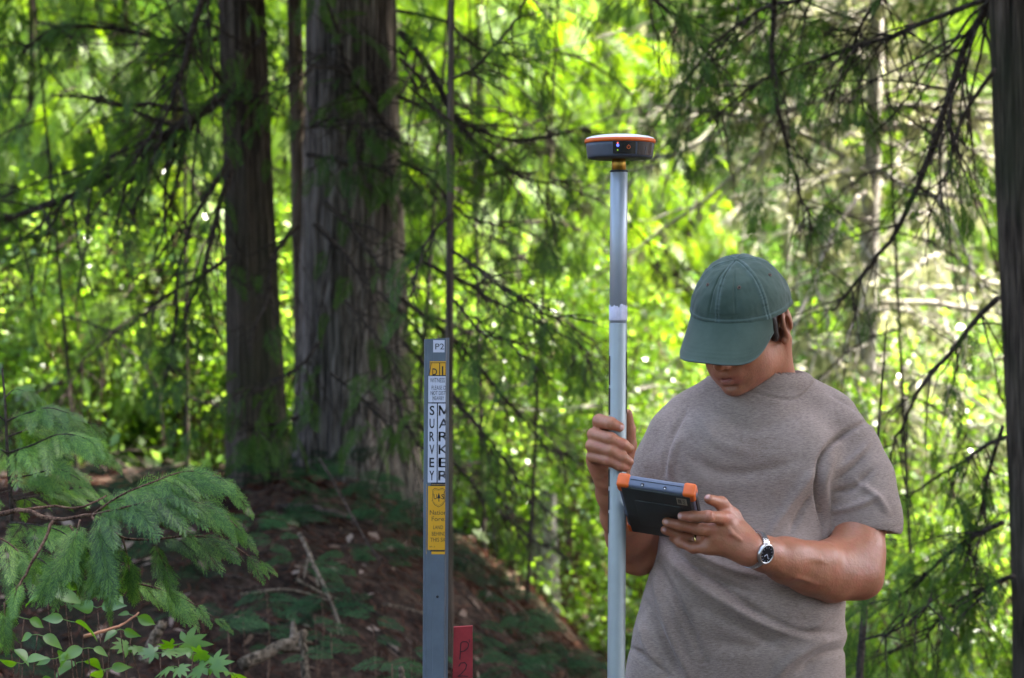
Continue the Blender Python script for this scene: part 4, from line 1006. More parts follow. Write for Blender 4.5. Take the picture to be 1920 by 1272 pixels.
def rect(u0, u1, z0, z1): return (np.array([[u0, z0], [u1, z0], [u1, z1], [u0, z1]]), [[0, 1, 2, 3]])
def stroke2(pts, w):
    """flat ribbon polyline as rectangles"""
    V = []; F = []
    for a, b in zip(pts[:-1], pts[1:]):
        a = np.array(a, float); b = np.array(b, float); d = b - a; s = np.array([-d[1], d[0]]) / (np.linalg.norm(d) + 1e-9) * w / 2; e = d / (np.linalg.norm(d) + 1e-9) * w * .3
        k = len(V); V += [a - e - s, b + e - s, b + e + s, a - e + s]; F.append([k, k + 1, k + 2, k + 3])
    return np.array(V), F

# ------------------------------------------------------------------ marker post
QY = 4.42; QS = QY / FPX
M['post_grey'] = plain('post_composite', (0.092, 0.118, 0.145), rough=0.5, var=0.22, scale=14, bmp=0.06)
M['post_grey'].node_tree.nodes
mk = empty('witness_post', (at(818, 636, QY)[0], QY, 0), 'grey ribbed survey marker post with white and yellow decals', 'marker post')
SEC = [(-23.2, 9), (-22.4, 4), (-20.4, 2.6), (-17.4, 2.4), (-15.6, .3), (-14.6, 0), (-6.3, 0), (-5.6, -.5), (-4.9, 0), (16.2, 0), (17.2, .4), (17.3, 3.0), (19.6, 10), (23.4, 13)]   # mm, front outline left to right
SEC = [(x * 1.0, y * 1.0) for x, y in SEC]
SECp = np.array(SEC) / 1000
seg_l = np.concatenate([[0], np.cumsum(np.linalg.norm(np.diff(SECp, axis=0), axis=1))])
U0 = seg_l[5]                                   # u = 0 at the left edge of the flat front
FOLD = seg_l[9] - U0
post_dx = lambda z: at(818.5, 636, QY)[0] + (z - 1.55) * (3.0 / 640)
ptop = 1.55 + 1 * QS
def post_map(u, z, off):
    l = u + U0; x = np.interp(l, seg_l, SECp[:, 0]); y = np.interp(l, seg_l, SECp[:, 1])
    i = int(np.clip(np.searchsorted(seg_l, l) - 1, 0, len(SECp) - 2)); d = SECp[i + 1] - SECp[i]; nn = np.array([d[1], -d[0]]) / np.linalg.norm(d)
    return (post_dx(z) + x + nn[0] * off, QY + y + nn[1] * off, z)
back = SECp[::-1].copy(); back[:, 1] += .0032; back[:, 0] *= .94
ringp = np.concatenate([SECp, back]); zs = np.linspace(gz(post_dx(0), QY) - .3, ptop, 30)
V = np.array([[post_dx(z) + p[0], QY + p[1], z + (0.0015 * (p[0] / .023) if z == zs[-1] else 0)] for z in zs for p in ringp]); m_ = len(ringp)
i = np.arange(len(zs) - 1)[:, None] * m_; j = np.arange(m_)[None]; k = (j + 1) % m_
mb = MB().add(V, np.stack([i + j, i + k, i + m_ + k, i + m_ + j], -1).reshape(-1, 4))
h_ = len(SECp); q = np.arange(h_ - 1); tb = (len(zs) - 1) * m_
mb.F[4].append(np.stack([tb + q, tb + q + 1, tb + m_ - 2 - q, tb + m_ - 1 - q], -1))
body_p = mb.build('post', M['post_grey'], mk, smooth=False)
def pu(px): return (px - 803.6) * QS
def pz(py): return EYE - (py - CY) * QS
M['decal_white'] = plain('decal_white', (0.52, 0.54, 0.62), rough=0.45, var=0.04)
M['decal_yellow'] = plain('decal_yellow', (0.66, 0.34, 0.006), rough=0.45, var=0.05)
M['ink'] = plain('decal_ink', (0.008, 0.008, 0.012), rough=0.5)
FO = [FOLD * .9999, seg_l[10] - U0, seg_l[11] - U0, seg_l[12] - U0, seg_l[7] - U0, seg_l[8] - U0, seg_l[6] - U0]
def decal(name, bgs, inks, mats):
    o = poly_mesh(name, [(*rect(*b[:4]), b[4]) for b in bgs[:1]], .0003, post_map, mats, mk, FO, FOLD + .0012)
    for q, b in enumerate(bgs[1:]): poly_mesh('panel', [(*rect(*b[:4]), b[4])], .0004 + .0001 * q, post_map, mats, o, FO, FOLD + .0009)
    poly_mesh('lettering', [(a, f, 0) for a, f in inks], .0006, post_map, [M['ink']], o, FO, FOLD + .0009)
W_, Y_ = 0, 1
T = lambda s, x0, x1, y0, y1, b=0.0: fit_text(s, pu(x0), pu(x1), pz(y1), pz(y0), b)
decal('number_sticker', [(pu(812.4), pu(833.9), pz(661), pz(638), 0)], [T('P2', 816.5, 833, 644.5, 655.5)], [M['decal_white'], M['decal_yellow']])
decal('yellow_shield_decal', [(pu(806), pu(850), pz(704), pz(677.8), 1)],
      [(rect(pu(806.5), pu(850), pz(681.2), pz(680))), (rect(pu(824), pu(825.6), pz(704), pz(681))), (rect(pu(835.5), pu(836.8), pz(704), pz(681))), T('D', 811, 820, 691, 704, .02), T('I', 829, 831.6, 687, 704, .02),
       stroke2([(pu(808.5), pz(681)), (pu(807), pz(692)), (pu(804.6), pz(704))], .0012)], [M['decal_white'], M['decal_yellow']])
decal('survey_marker_decal', [(pu(801.6), pu(862), pz(908), pz(703.6), 2), (pu(803.4), pu(860), pz(754.6), pz(705.6), 0), (pu(803.2), pu(820), pz(905), pz(757), 0), (pu(822), pu(860), pz(905), pz(757), 0)],
      [T('WITNESS POST', 806.5, 853, 709, 717.5), T('PLEASE DO', 809.5, 842, 723.5, 731), T('NOT DISTURB', 807.8, 848, 733.5, 741), T('NEARBY', 811.5, 833.4, 743.5, 750.5)] +
      [T(ch, 806, 815.5, 761 + 24.4 * i, 779 + 24.4 * i, .02) for i, ch in enumerate('SURVEY')] + [T(ch, 823.4, 842.4, 761 + 24.4 * i, 779 + 24.4 * i, .006) for i, ch in enumerate('MARKER') if i] + [stroke2([(pu(x), pz(y)) for x, y in p], .0030) for p in ([(825.2, 779), (825.2, 761)], [(825.6, 762), (833.5, 776), (840, 762)])],
      [M['decal_white'], M['decal_yellow'], M['ink']])
sh = [(812, 919), (817, 916), (824, 918), (831, 916), (836, 919), (834.6, 926), (836, 940), (831, 947), (824, 951), (817, 947), (811.5, 940), (813, 926), (812, 919)]
tree_ = [(824.4, 924), (821, 935), (823.6, 934.6), (823.9, 941), (825.3, 941), (825.3, 934.6), (828, 935)]
decal('forest_land_decal', [(pu(799.8), pu(861), pz(1039.6), pz(908.6), 1), (pu(801.6), pu(861), pz(1034.6), pz(909), 2), (pu(803.8), pu(858), pz(1031.5), pz(911.6), 1)],
      [stroke2([(pu(x), pz(y)) for x, y in sh], .0009), stroke2([(pu(812 + (x - 812) * .88 + 1.4), pz(919 + (y - 919) * .86 + 2)) for x, y in sh], .0004), T('U', 815, 820.6, 927, 936.5, .01), T('S', 829, 834.5, 927, 936.5, .01),
       (np.array([(pu(x), pz(y)) for x, y in tree_]), [[0, 1, 2, 5, 6], [2, 3, 4, 5]]), T('National', 807.5, 846, 957, 965.5), T('Forest', 811, 844, 969, 977.5), T('LAND', 814.3, 832.6, 985.6, 992.4),
       T('BEHIND', 811.3, 839, 997.6, 1004.6), T('THIS SIGN', 808.6, 846, 1008.6, 1016), T('49-1', 806.4, 817, 1024, 1026.6)], [M['decal_white'], M['decal_yellow'], M['ink']])
mb = MB(); hpos = Vector(post_map(pu(822.6), pz(1119), .0004)); mb.tube([hpos, hpos + Vector((0, -.0004, 0))], .0024, 14); mb.build('bolt_hole', M['ink'], mk)

# ------------------------------------------------------------------ red stake
SY = 4.5; SS = SY / FPX
M['stake_red'] = plain('stake_paint', (0.30, 0.024, 0.028), rough=0.75, var=0.28, scale=26, bmp=0.4)
stc = at(868.5, 1175, SY); sg = gz(stc[0], SY)
stk = empty('lath_stake', (stc[0], SY, sg), 'red painted wooden stake marked P2 beside the grey marker post', 'stake')
w = 18.2 * SS; V = []
zz = np.linspace(sg - .15, stc[2], 24)
sdx = lambda z: stc[0] + (z - stc[2]) * .012
for z in zz:
    for (x, y) in ((-w, -.004), (w, -.004), (w, .004), (-w, .004)):
        top = z == zz[-1]; V.append([sdx(z) + x + .0006 * math.sin(z * 90 + x * 100), SY + y + .0004 * math.sin(z * 60), z + (.0012 * (x / w) + .0008 * (y > 0) if top else 0)])
V = np.array(V); i = np.arange(len(zz) - 1)[:, None] * 4; j = np.arange(4)[None]; k = (j + 1) % 4
mb = MB().add(V, np.stack([i + j, i + k, i + 4 + k, i + 4 + j], -1).reshape(-1, 4)); mb.F[4].append(np.array([[len(V) - 4, len(V) - 3, len(V) - 2, len(V) - 1]]))
mb.build('lath', M['stake_red'], stk, smooth=False)
fm = lambda u, z, off: (sdx(z) + u, SY - .004 - off - .0004, z)
su = lambda px: (px - 868.5) * SS
sz = lambda py: EYE - (py - CY) * SS
P_ = [(863, 1236), (864, 1222), (864.5, 1206), (868, 1203), (875, 1203), (879, 1207), (878, 1214), (872, 1220), (864.5, 1222)]
T2 = [(861, 1249), (865, 1243), (872, 1242), (876, 1246), (874, 1254), (866, 1263), (860, 1268), (868, 1267), (878, 1268)]
poly_mesh('hand_lettering', [(*stroke2([(su(x), sz(y)) for x, y in pts], .0019), 0) for pts in (P_, T2)] + [(*stroke2([(su(880), sz(1199)), (su(881), sz(1204))], .0015), 0)], .0003, fm, [plain('marker_ink', (0.05, 0.008, 0.01), rough=0.6)], stk)

# ------------------------------------------------------------------ rugged tablet
TO = at(1160.5, 885.5, 4.17)                       # upper left corner of the near short edge, screen side
t_x = np.array([.1325, -.030, -.0185]); TW = np.linalg.norm(t_x) + .001; t_x /= np.linalg.norm(t_x)
t_d = np.array([.070, .190, -.104]); t_d -= t_x * (t_d @ t_x); TL = .222; t_d /= np.linalg.norm(t_d)
t_n = np.cross(t_x, t_d); TH = .0235
def tp(x, d, n): return TO + t_x * x + t_d * d + t_n * (n - 0.0)      # n = 0 screen side, -TH back
RT = np.stack([t_x, t_d, t_n], -1)
tab = empty('rugged_tablet', tp(TW / 2, TL / 2, -TH), 'grey rugged tablet computer with orange corners held in the man\'s left hand', 'tablet')
def bbox_part(name, lo, hi, bev, mat, parent, segs=3, taper=None):
    bm = bmesh.new(); bmesh.ops.create_cube(bm, size=1)
    lo = np.array(lo); hi = np.array(hi)
    for v in bm.verts:
        p = (lo + hi) / 2 + np.array(v.co[:]) * (hi - lo)
        if taper: p = taper(p)
        v.co = p
    bmesh.ops.bevel(bm, geom=bm.edges[:], offset=bev, segments=segs, affect='EDGES', profile=.5)
    for v in bm.verts: v.co = Vector(tp(*v.co))
    for f in bm.faces: f.smooth = True
    bmesh.ops.recalc_face_normals(bm, faces=bm.faces)
    me = bpy.data.meshes.new(name); bm.to_mesh(me); bm.free(); return link(name, me, mat, parent)
M['tab_edge'] = plain('tablet_edge', (0.13, 0.155, 0.215), rough=0.5, var=0.05)
M['tab_back'] = plain('tablet_back', (0.040, 0.048, 0.048), rough=0.55, var=0.10, bmp=0.1)
M['screen'] = plain('tablet_screen', (0.01, 0.01, 0.012), rough=0.1)
bbox_part('case', (0.001, .001, -TH + .001), (TW - .001, TL - .001, -.001), .005, M['tab_edge'], tab)
def tpr(p):
    q = p.copy()
    if p[2] < -TH + .001: q[0] = TW / 2 + (p[0] - TW / 2) * .93; q[1] = TL / 2 + (p[1] - TL / 2) * .97
    return q
bbox_part('back_cover', (.0035, .0035, -TH - .0022), (TW - .0035, TL - .0035, -TH + .006), .0015, M['tab_back'], tab, 2, tpr)
bbox_part('battery_cover', (.028, .055, -TH - .0036), (TW - .028, TL - .05, -TH - .0005), .001, M['tab_back'], tab, 2)
bbox_part('screen', (.010, .016, -.003), (TW - .010, TL - .016, -.0002), .0006, M['screen'], tab, 2)
for (xa, da) in ((0, 0), (1, 0), (0, 1), (1, 1)):
    x0, x1 = ((-.0012, .0225) if not xa else (TW - .0225, TW + .0012)); d0, d1 = ((-.0012, .030) if not da else (TL - .030, TL + .0012))
    bbox_part('corner_bumper', (x0, d0, -TH - .0014), (x1, d1, .0008), .0062, M['orange'], tab, 4)
seam = bbox_part('seam', (.0225, -.0002, -.0098), (TW - .0225, .004, -.0092), .0001, M['ink'], tab, 1)
for xx in (.045, .085):
    c = tp(xx, .0008, -.0165)
    mb = MB(); mb.tube([c, c - t_d * .0012], .0030, 12); sc_ = mb.build('screw_recess', M['ink'], tab)
    mb = MB(); mb.tube([c - t_d * .0008 - t_n * .002, c - t_d * .0022 - t_n * .002], .0014, 8); mb.build('screw', plain('steel', (0.55, .57, .6), .3, .9), sc_)
bbox_part('side_port', (TW - .0005, .010, -.019), (TW + .0019, .022, -.009), .0007, M['tab_edge'], tab, 2)
bbox_part('side_grip', (TW - .001, .032, -.0185), (TW + .0012, TL - .034, -.006), .001, M['black'], tab, 2)
tm = lambda u, z, off: tuple(tp(u, z, -TH - .0024 - off))
lb = poly_mesh('rating_label', [(*rect(TW - .0325, TW - .0145, .014, .044), 0)], .0, tm, [plain('label_paper', (0.42, 0.40, 0.32), rough=0.6)], tab)
def tmark(u0, u1, z0, z1): return (*rect(TW - .0325 + u0, TW - .0325 + u1, z0, z1), 0)
poly_mesh('print_marks', [tmark(.0025 + i * .0016, .0035 + i * .0016, .020, .038) for i in range(4)] + [tmark(.0105, .0150, .019 + .0045 * i, .0208 + .0045 * i) for i in range(5)], .0003, tm, [M['ink']], lb)
# ------------------------------------------------------------------ the man
man = empty('person', (0.46, 4.5, gz(.46, 4.5)), 'man in a green cap and taupe t-shirt looking down at the tablet he holds', 'person')
HC = at(1388, 612, 4.47)
YAW, PIT, ROL = math.radians(31), math.radians(26), math.radians(1.5)
hf0 = np.array([-math.sin(YAW), -math.cos(YAW), 0]); zz_ = np.array([0, 0, 1.0])
hf = hf0 * math.cos(PIT) - zz_ * math.sin(PIT); hu = zz_ * math.cos(PIT) + hf0 * math.sin(PIT); hl = np.cross(hu, hf)
if ROL: hl, hu = hl * math.cos(ROL) + hu * math.sin(ROL), hu * math.cos(ROL) - hl * math.sin(ROL)
HR = np.stack([hl, hf, hu], -1)
def H(x, y, z): return HC + HR @ np.array([x, y, z])
def Hmm(x, y, z): return H(x / 1000, y / 1000, z / 1000)
def hrot(ax, deg):
    return HR @ np.array(Matrix.Rotation(math.radians(deg), 3, ax))

B = Field((0.10, 4.10, 0.86), (0.80, 4.72, 1.76), 0.0026)
# skull, jaw, face (head frame: x to his left, y forward, z up, mm)
e = lambda c, r, k=12, R=None, mode='add': B.ell(Hmm(*c), np.array(r) / 1000, HR if R is None else R, k / 1000, mode)
c_ = lambda a, b, ra, rb, k=10, mode='add': B.cap(Hmm(*a), Hmm(*b), ra / 1000, rb / 1000, k / 1000, mode)
e((0, -14, 34), (80, 98, 88)); e((0, 38, -18), (62, 58, 66), 30); e((0, 44, -62), (53, 50, 50), 25); 
e((44, 16, -58), (20, 36, 34), 25); e((-44, 16, -58), (20, 36, 34), 25)
e((0, 78, -90), (20, 17, 15), 14)                                  # chin
c_((-30, 79, 26), (30, 79, 26), 12, 12, 14)                           # brow
e((42, 62, -14), (20, 18, 16), 16); e((-42, 62, -14), (20, 18, 16), 16)   # cheekbones
e((31, 93, 6), (17, 12, 11), 10, mode='sub'); e((-31, 93, 6), (17, 12, 11), 10, mode='sub')
e((31, 78, 6), (12.5, 12.5, 11), 4); e((-31, 78, 6), (12.5, 12.5, 11), 4)  # lowered lids over the eyes
c_((0, 92, 16), (0, 111, -24), 7.5, 9.5, 10); e((0, 114, -27), (10, 10, 9), 6); e((10, 104, -31), (7, 9, 7), 5); e((-10, 104, -31), (7, 9, 7), 5)
e((6.5, 108, -37), (3.2, 4.5, 3), 2, mode='sub'); e((-6.5, 108, -37), (3.2, 4.5, 3), 2, mode='sub')
e((0, 88, -55), (27, 14, 18), 14)
c_((-26, 82, -57), (-6, 99, -53), 3.0, 5.0, 5); c_((26, 82, -57), (6, 99, -53), 3.0, 5.0, 5); c_((-5, 99, -53.5), (5, 99, -53.5), 4.6, 4.6, 4)
c_((-24, 83, -63), (-6, 98, -68), 3.4, 6.2, 5); c_((24, 83, -63), (6, 98, -68), 3.4, 6.2, 5); c_((-5, 97, -67), (5, 97, -67), 5.6, 5.6, 4)
c_((-27, 87, -60.3), (0, 105, -60.4), 2.0, 2.8, 2, 'sub'); c_((27, 87, -60.3), (0, 105, -60.4), 2.0, 2.8, 2, 'sub')
e((0, 96, -79), (16, 6, 4), 6, mode='sub')
for s in (-1, 1):                                                      # ears
    Re = hrot('Z', -s * 22) @ np.array(Matrix.Rotation(math.radians(-12), 3, 'X'))
    e((s * 85, -14, -8), (7, 20, 34), 5, Re); e((s * 92, -21, 2), (5.5, 13, 23), 5, Re); e((s * 93, -9, -4), (5, 10, 18), 3, Re, 'sub'); e((s * 82, -5, -34), (6, 9, 9), 5, Re)
    e((s * 85, -2, -2), (3.5, 5, 6), 3, Re)
# neck
nb = at(1434, 775, 4.565); nt_ = H(0, -.030, -.045)
B.cap(nt_, nb, .060, .060, .03); B.cap(H(.035, -.03, -.05), at(1472, 745, 4.57), .028, .030, .025); B.cap(H(-.02, -.03, -.06), at(1400, 755, 4.56), .03, .028, .025)
B.cap(H(.060, -.045, -.05), at(1455, 775, 4.55), .012, .012, .02)
# trunk of the body inside the shirt
B.cap(at(1335, 825, 4.54), at(1520, 830, 4.55), .052, .052, .03); B.cap(at(1400, 870, 4.55), at(1400, 1000, 4.55), .085, .085, .03); B.cap(at(1400, 1000, 4.55), at(1390, 1330, 4.54), .085, .085, .03)

def limb(pts, k=.012):
    P = [at(*p[:3]) for p in pts]; B.chain(P, [p[3] / 1000 for p in pts], k)
# left arm (picture right): shoulder, elbow, wrist
limb([(1572, 830, 4.54, 52), (1600, 900, 4.53, 54), (1606, 980, 4.50, 52), (1607, 1035, 4.46, 49), (1604, 1072, 4.44, 45)], .02)
limb([(1606, 1078, 4.45, 42), (1560, 1075, 4.41, 45), (1520, 1066, 4.37, 42), (1470, 1050, 4.32, 34), (1430, 1038, 4.28, 26), (1405, 1030, 4.255, 24)], .03)
B.cap(at(1582, 1040, 4.43), at(1560, 1050, 4.41), .034, .034, .03)
B.cap(at(1625, 1090, 4.455), at(1612, 1040, 4.47), .026, .03, .02)
B.cap(at(1545, 1045, 4.36), at(1475, 1034, 4.31), .024, .018, .02)     # brachioradialis
B.cap(at(1560, 1102, 4.40), at(1470, 1072, 4.33), .022, .015, .02)
# right arm (picture left)
limb([(1272, 822, 4.55, 48), (1242, 885, 4.55, 48), (1218, 960, 4.55, 46), (1204, 1020, 4.545, 43), (1198, 1035, 4.53, 42)], .02)
limb([(1196, 1034, 4.54, 41), (1180, 1005, 4.49, 42), (1166, 968, 4.44, 37), (1150, 925, 4.39, 29), (1143, 897, 4.362, 26.5)], .018)
# --- hand that grips the pole
def fingers(lst, k=.004):
    for P, R_ in lst: B.chain(P, [r / 1000 for r in R_], k)
g = at
pal = [g(1140, 896, 4.358), g(1126, 862, 4.352), g(1124, 828, 4.345)]
B.chain(pal, [.025, .024, .017], .012); B.cap(g(1150, 880, 4.352), g(1158, 835, 4.349), .022, .017, .014); B.cap(g(1163, 886, 4.352), g(1177, 838, 4.343), .017, .013, .012)
B.cap(g(1128, 880, 4.345), g(1119, 862, 4.33), .019, .014, .012)
fingers([
  ([g(1124, 812, 4.338), g(1124, 790, 4.298), g(1145, 794, 4.274), g(1162, 801, 4.275)], [12, 12.6, 11.2, 8.8]),
  ([g(1119, 830, 4.335), g(1113, 815, 4.296), g(1145, 823, 4.270), g(1168, 834, 4.272), g(1181, 842, 4.283)], [12, 11.6, 11.4, 10.2, 8.6]),
  ([g(1117, 846, 4.335), g(1110, 836, 4.294), g(1145, 845, 4.270), g(1167, 858, 4.271), g(1180, 866, 4.280)], [12, 11.6, 11.2, 10, 8.4]),
  ([g(1119, 862, 4.335), g(1111, 856, 4.298), g(1141, 864, 4.273), g(1162, 874, 4.272), g(1173, 878, 4.279)], [11.5, 10.8, 10.0, 9.0, 7.6]),
  ([g(1172, 868, 4.350), g(1181, 835, 4.344), g(1181, 805, 4.336), g(1177, 776, 4.326)], [14, 12.5, 10.5, 8.4])])
# --- hand that holds the tablet
def tab_hit(px, py, n):
    """where the line of sight through a photo point meets the plane n metres from the tablet's screen side"""
    o = np.array([0, 0, EYE]); d = at(px, py, 1.0) - o; q = tp(0, 0, n); t = ((q - o) @ t_n) / (d @ t_n); return o + d * t
bk = -TH - .0036
def tf(px, py, r): return tab_hit(px, py, bk - r / 1000 * .92)
i1 = [g(1360, 972, 4.243), tf(1328, 969, 10.2), tf(1300, 969, 9.4), tf(1279, 968, 8.6)]
i2 = [g(1351, 992, 4.243), tf(1312, 993, 10.4), tf(1276, 985, 9.6), tf(1250, 979, 8.8)]
i3 = [g(1340, 1010, 4.245), tf(1303, 1012, 10.4), tf(1270, 1002, 9.4), tf(1247, 994, 8.6)]
i4 = [g(1330, 1026, 4.25), g(1300, 1028, 4.262), g(1276, 1018, 4.275), g(1262, 1009, 4.29)]
print('FINGER Y', [round(float(p[1]), 3) for q in (i1, i2, i3, i4) for p in q])
fingers([(i1, [12, 10.4, 9.6, 8.4]), (i2, [12, 10.8, 9.8, 8.6]), (i3, [11.8, 10.4, 9.6, 8.4]), (i4, [11, 9.4, 8.6, 7.4])], .005)
wr = g(1403, 1030, 4.255)
for p, r in ((i1[0], .0165), (i2[0], .018), (i3[0], .017), (i4[0], .0145)): B.cap(wr, p, .0235, r * .8, .014)
B.cap(g(1392, 1000, 4.262), g(1362, 985, 4.262), .017, .015, .014)
for p_, r_ in ((i1[0], 3.2), (i2[0], 3.2), (i3[0], 3.0)):         # tendons and knuckles on the back of the hand
    up_ = np.array([-.1, -.0135, .004]); a_1 = wr + np.array([-.01, -.019, .004]); B.cap(a_1, p_ + np.array([.004, -.0105, .002]), r_ / 1000, r_ / 1000, .006); B.ell(p_ + np.array([.001, -.008, .002]), (.0075, .006, .0075), None, .006)
thm = [g(1392, 1003, 4.262), g(1374, 968, 4.262), g(1352, 944, 4.240), g(1330, 936, tab_hit(1330, 936, .010)[1] if True else 4.2)]
thm[3] = tab_hit(1329, 936, .0085)
print('THUMB Y', thm[3][1])
fingers([(thm, [17, 13.5, 11.2, 8.8])], .008)
B.chain([g(1470, 1030, 4.285), g(1500, 1046, 4.300), g(1535, 1050, 4.322), g(1565, 1068, 4.352)], [.0018, .0024, .0024, .0016], .008)
B.chain([g(1450, 1062, 4.272), g(1490, 1080, 4.298), g(1530, 1094, 4.330)], [.0016, .0020, .0014], .008)
B.chain([g(1388, 1012, 4.226), g(1372, 1000, 4.226), g(1362, 984, 4.229)], [.0016, .0018, .0014], .006)
B.cap(g(1122, 806, 4.322), g(1138, 808, 4.318), .0085, .0085, .004)
BV, BF = B.surface()
# skin colour that belongs to the skin: lips, brows, stubble, nails
L = (BV - HC) @ HR * 1000
def blob(c, r): return np.exp(-(((L - np.array(c)) / np.array(r)) ** 2).sum(1))
lips = np.clip(sum(blob((x, 97 - abs(x) * .5, zc), (7, 8, zr)) for x in (-21, -14, -7, 0, 7, 14, 21) for zc, zr in ((-54.5, 3.4), (-60, 3), (-67, 4.4))) * 1.1, 0, 1)
brow = np.clip(sum(blob((s * x, 92, 21), (7, 10, 4)) for s in (-1, 1) for x in (18, 26, 34, 42)), 0, 1)
beard = np.clip(sstep(-38, -66, L[:, 2]) * sstep(20, 60, L[:, 1]) * sstep(-135, -112, L[:, 2]), 0, 1) * (1 - lips)
beard[np.abs(L).max(1) > 140] = 0
nails = np.zeros(len(BV))
def nail(p, q, up, r=.0052):
    global nails
    p = np.asarray(p); d = nrm(np.asarray(q) - p); c = p + d * .004 + nrm(np.asarray(up)) * .007
    w_ = BV - c; nails = np.maximum(nails, np.clip(1.6 - (np.linalg.norm(w_, axis=1) / r) ** 2, 0, 1))
nail(g(1162, 801, 4.275), g(1170, 805, 4.275), (0.25, -1, .1)); nail(i1[3], g(1270, 968, 4.2), (-.3, -1, .1)); nail(i2[3], g(1240, 978, 4.2), (-.3, -1, .1)); nail(i3[3], g(1235, 992, 4.2), (-.3, -1, .1))
nail(thm[3], g(1318, 931, 4.2), (-.2, -.6, .8))
def skin_mat():
    m, nt, out = new_mat('skin')
    v = coords(nt); n1 = noise(nt, v, 14, 5, .6); n2 = noise(nt, v, 220, 3, .6)
    base = ramp(nt, n1, [(0.3, (0.32, 0.125, 0.062)), (0.55, (0.41, 0.170, 0.085)), (0.75, (0.48, 0.180, 0.105))]).outputs[0]
    def mixin(base, attr, col, f=1.0, mul=None):
        a = N(nt, 'ShaderNodeAttribute'); a.attribute_name = attr; fac = a.outputs['Fac']
        if f != 1.0 or mul is not None:
            mm = N(nt, 'ShaderNodeMath', operation='MULTIPLY'); nt.links.new(fac, mm.inputs[0]); mm.inputs[1].default_value = f
            if mul is not None: nt.links.new(mul, mm.inputs[1])
            fac = mm.outputs[0]
        mx = N(nt, 'ShaderNodeMix', data_type='RGBA'); nt.links.new(fac, mx.inputs[0]); nt.links.new(base, mx.inputs[6]); mx.inputs[7].default_value = (*col, 1); return mx.outputs[2]
    rd = ramp(nt, noise(nt, v, 45, 5, .7), [(.42, (0, 0, 0)), (.66, (.45, .45, .45))]); mr = N(nt, 'ShaderNodeMix', data_type='RGBA'); nt.links.new(rd.outputs[0], mr.inputs[0]); nt.links.new(base, mr.inputs[6]); mr.inputs[7].default_value = (.46, .13, .085, 1); base = mr.outputs[2]
    sp = ramp(nt, noise(nt, v, 420, 2, .5), [(.60, (0, 0, 0)), (.70, (.35, .35, .35))]); ms = N(nt, 'ShaderNodeMix', data_type='RGBA'); nt.links.new(sp.outputs[0], ms.inputs[0]); nt.links.new(base, ms.inputs[6]); ms.inputs[7].default_value = (.20, .08, .045, 1); base = ms.outputs[2]
    base = mixin(base, 'lips', (0.30, 0.075, 0.065), .85)
    st = ramp(nt, n2, [(0.4, (0.1, 0.1, 0.1)), (0.62, (0.34, 0.34, 0.34))])
    base = mixin(base, 'beard', (0.13, 0.075, 0.06), mul=st.outputs[0]); base = mixin(base, 'brow', (0.03, 0.018, 0.012), .9); base = mixin(base, 'nails', (0.66, 0.40, 0.36), .8)
    p = principled(nt, out, Base_Color=base, Roughness=0.47, Specular_IOR_Level=0.6, Subsurface_Weight=0.10, Subsurface_Scale=0.008)
    p.inputs['Subsurface Radius'].default_value = (1, .3, .15)
    b1 = bump(nt, n2, .35, .0012); b2 = N(nt, 'ShaderNodeBump'); b2.inputs['Strength'].default_value = .4; b2.inputs['Distance'].default_value = .003; nt.links.new(noise(nt, v, 60, 4, .6), b2.inputs['Height']); nt.links.new(b1, b2.inputs['Normal']); nt.links.new(b2.outputs[0], p.inputs['Normal'])
    return m
M['skin'] = skin_mat()
me = mesh_np('body', BV, BF, True, None, {'lips': lips, 'brow': brow, 'beard': beard, 'nails': nails})
body_o = link('body', me, M['skin'], man)
del B

# ------------------------------------------------------------------ hair
hb = Field(tuple(HC - .15), tuple(HC + .15), .003)
hb.ell(Hmm(0, -16, 36), np.array((83, 101, 90)) / 1000, HR, .01)
def cut(x, y, z):       # keep only what lies below the cap band and behind the temples, above the nape
    p = np.stack(np.broadcast_arrays(x, y, z), -1) - HC; l = p @ HR * 1000
    keep = np.maximum(np.maximum(l[..., 1] - (40 + (l[..., 2] < -200)), -(l[..., 2] + 38 - .12 * l[..., 1])), -1e3)
    side = np.maximum(l[..., 1] - 30 + np.clip(-l[..., 2] * .55, 0, 40), -(l[..., 2] + 52)) 
    return -np.maximum(side, -1e3) / 1000
hb.fn(cut, .002, 'sub')
for s in (-1, 1): hb.ell(Hmm(s * 84, -14, 0), np.array((16, 22, 33)) / 1000, HR, .003, 'sub')
for s in (-1, 1): hb.cap(Hmm(s * 77, 20, 24), Hmm(s * 74, 16, -18), .0105, .008, .004)
HV, HF = hb.surface()
jt = vnoise(HV[:, 0] * 260, HV[:, 1] * 260, HV[:, 2] * 120) * .0012; HV = HV + nrm(HV - HC) * jt[:, None]
M['hair'] = plain('dark_hair', (0.022, 0.014, 0.010), rough=0.55, var=0.4, scale=300, bmp=.5)
link('hair', mesh_np('hair', HV, HF), M['hair'], man)

# ------------------------------------------------------------------ cap
CAPR = math.radians(-6)
HRC = np.stack([hl * math.cos(CAPR - ROL) + hu * math.sin(CAPR - ROL), hf, hu * math.cos(CAPR - ROL) - hl * math.sin(CAPR - ROL)], -1)      # the cap sits a little askew
CA, CB, CH = .0895, .108, .1305
def band_z(th): return .036 + .014 * np.sin(th) - .022 * (np.sin(th) < 0) * np.sin(th) ** 2      # th=90 deg is the front
nt2, ns2 = 420, 84
th = np.linspace(0, 2 * np.pi, nt2, endpoint=False); tt = np.linspace(0, np.pi / 2 * .995, ns2)
TH_, TT_ = np.meshgrid(th, tt)
rad = np.cos(TT_) ** .78; zl = band_z(TH_) + (CH - band_z(TH_)) * np.sin(TT_) ** 1.12
xl = CA * np.cos(TH_) * rad; yl = CB * np.sin(TH_) * rad - .012
seam_d = np.full_like(TH_, 9.0)
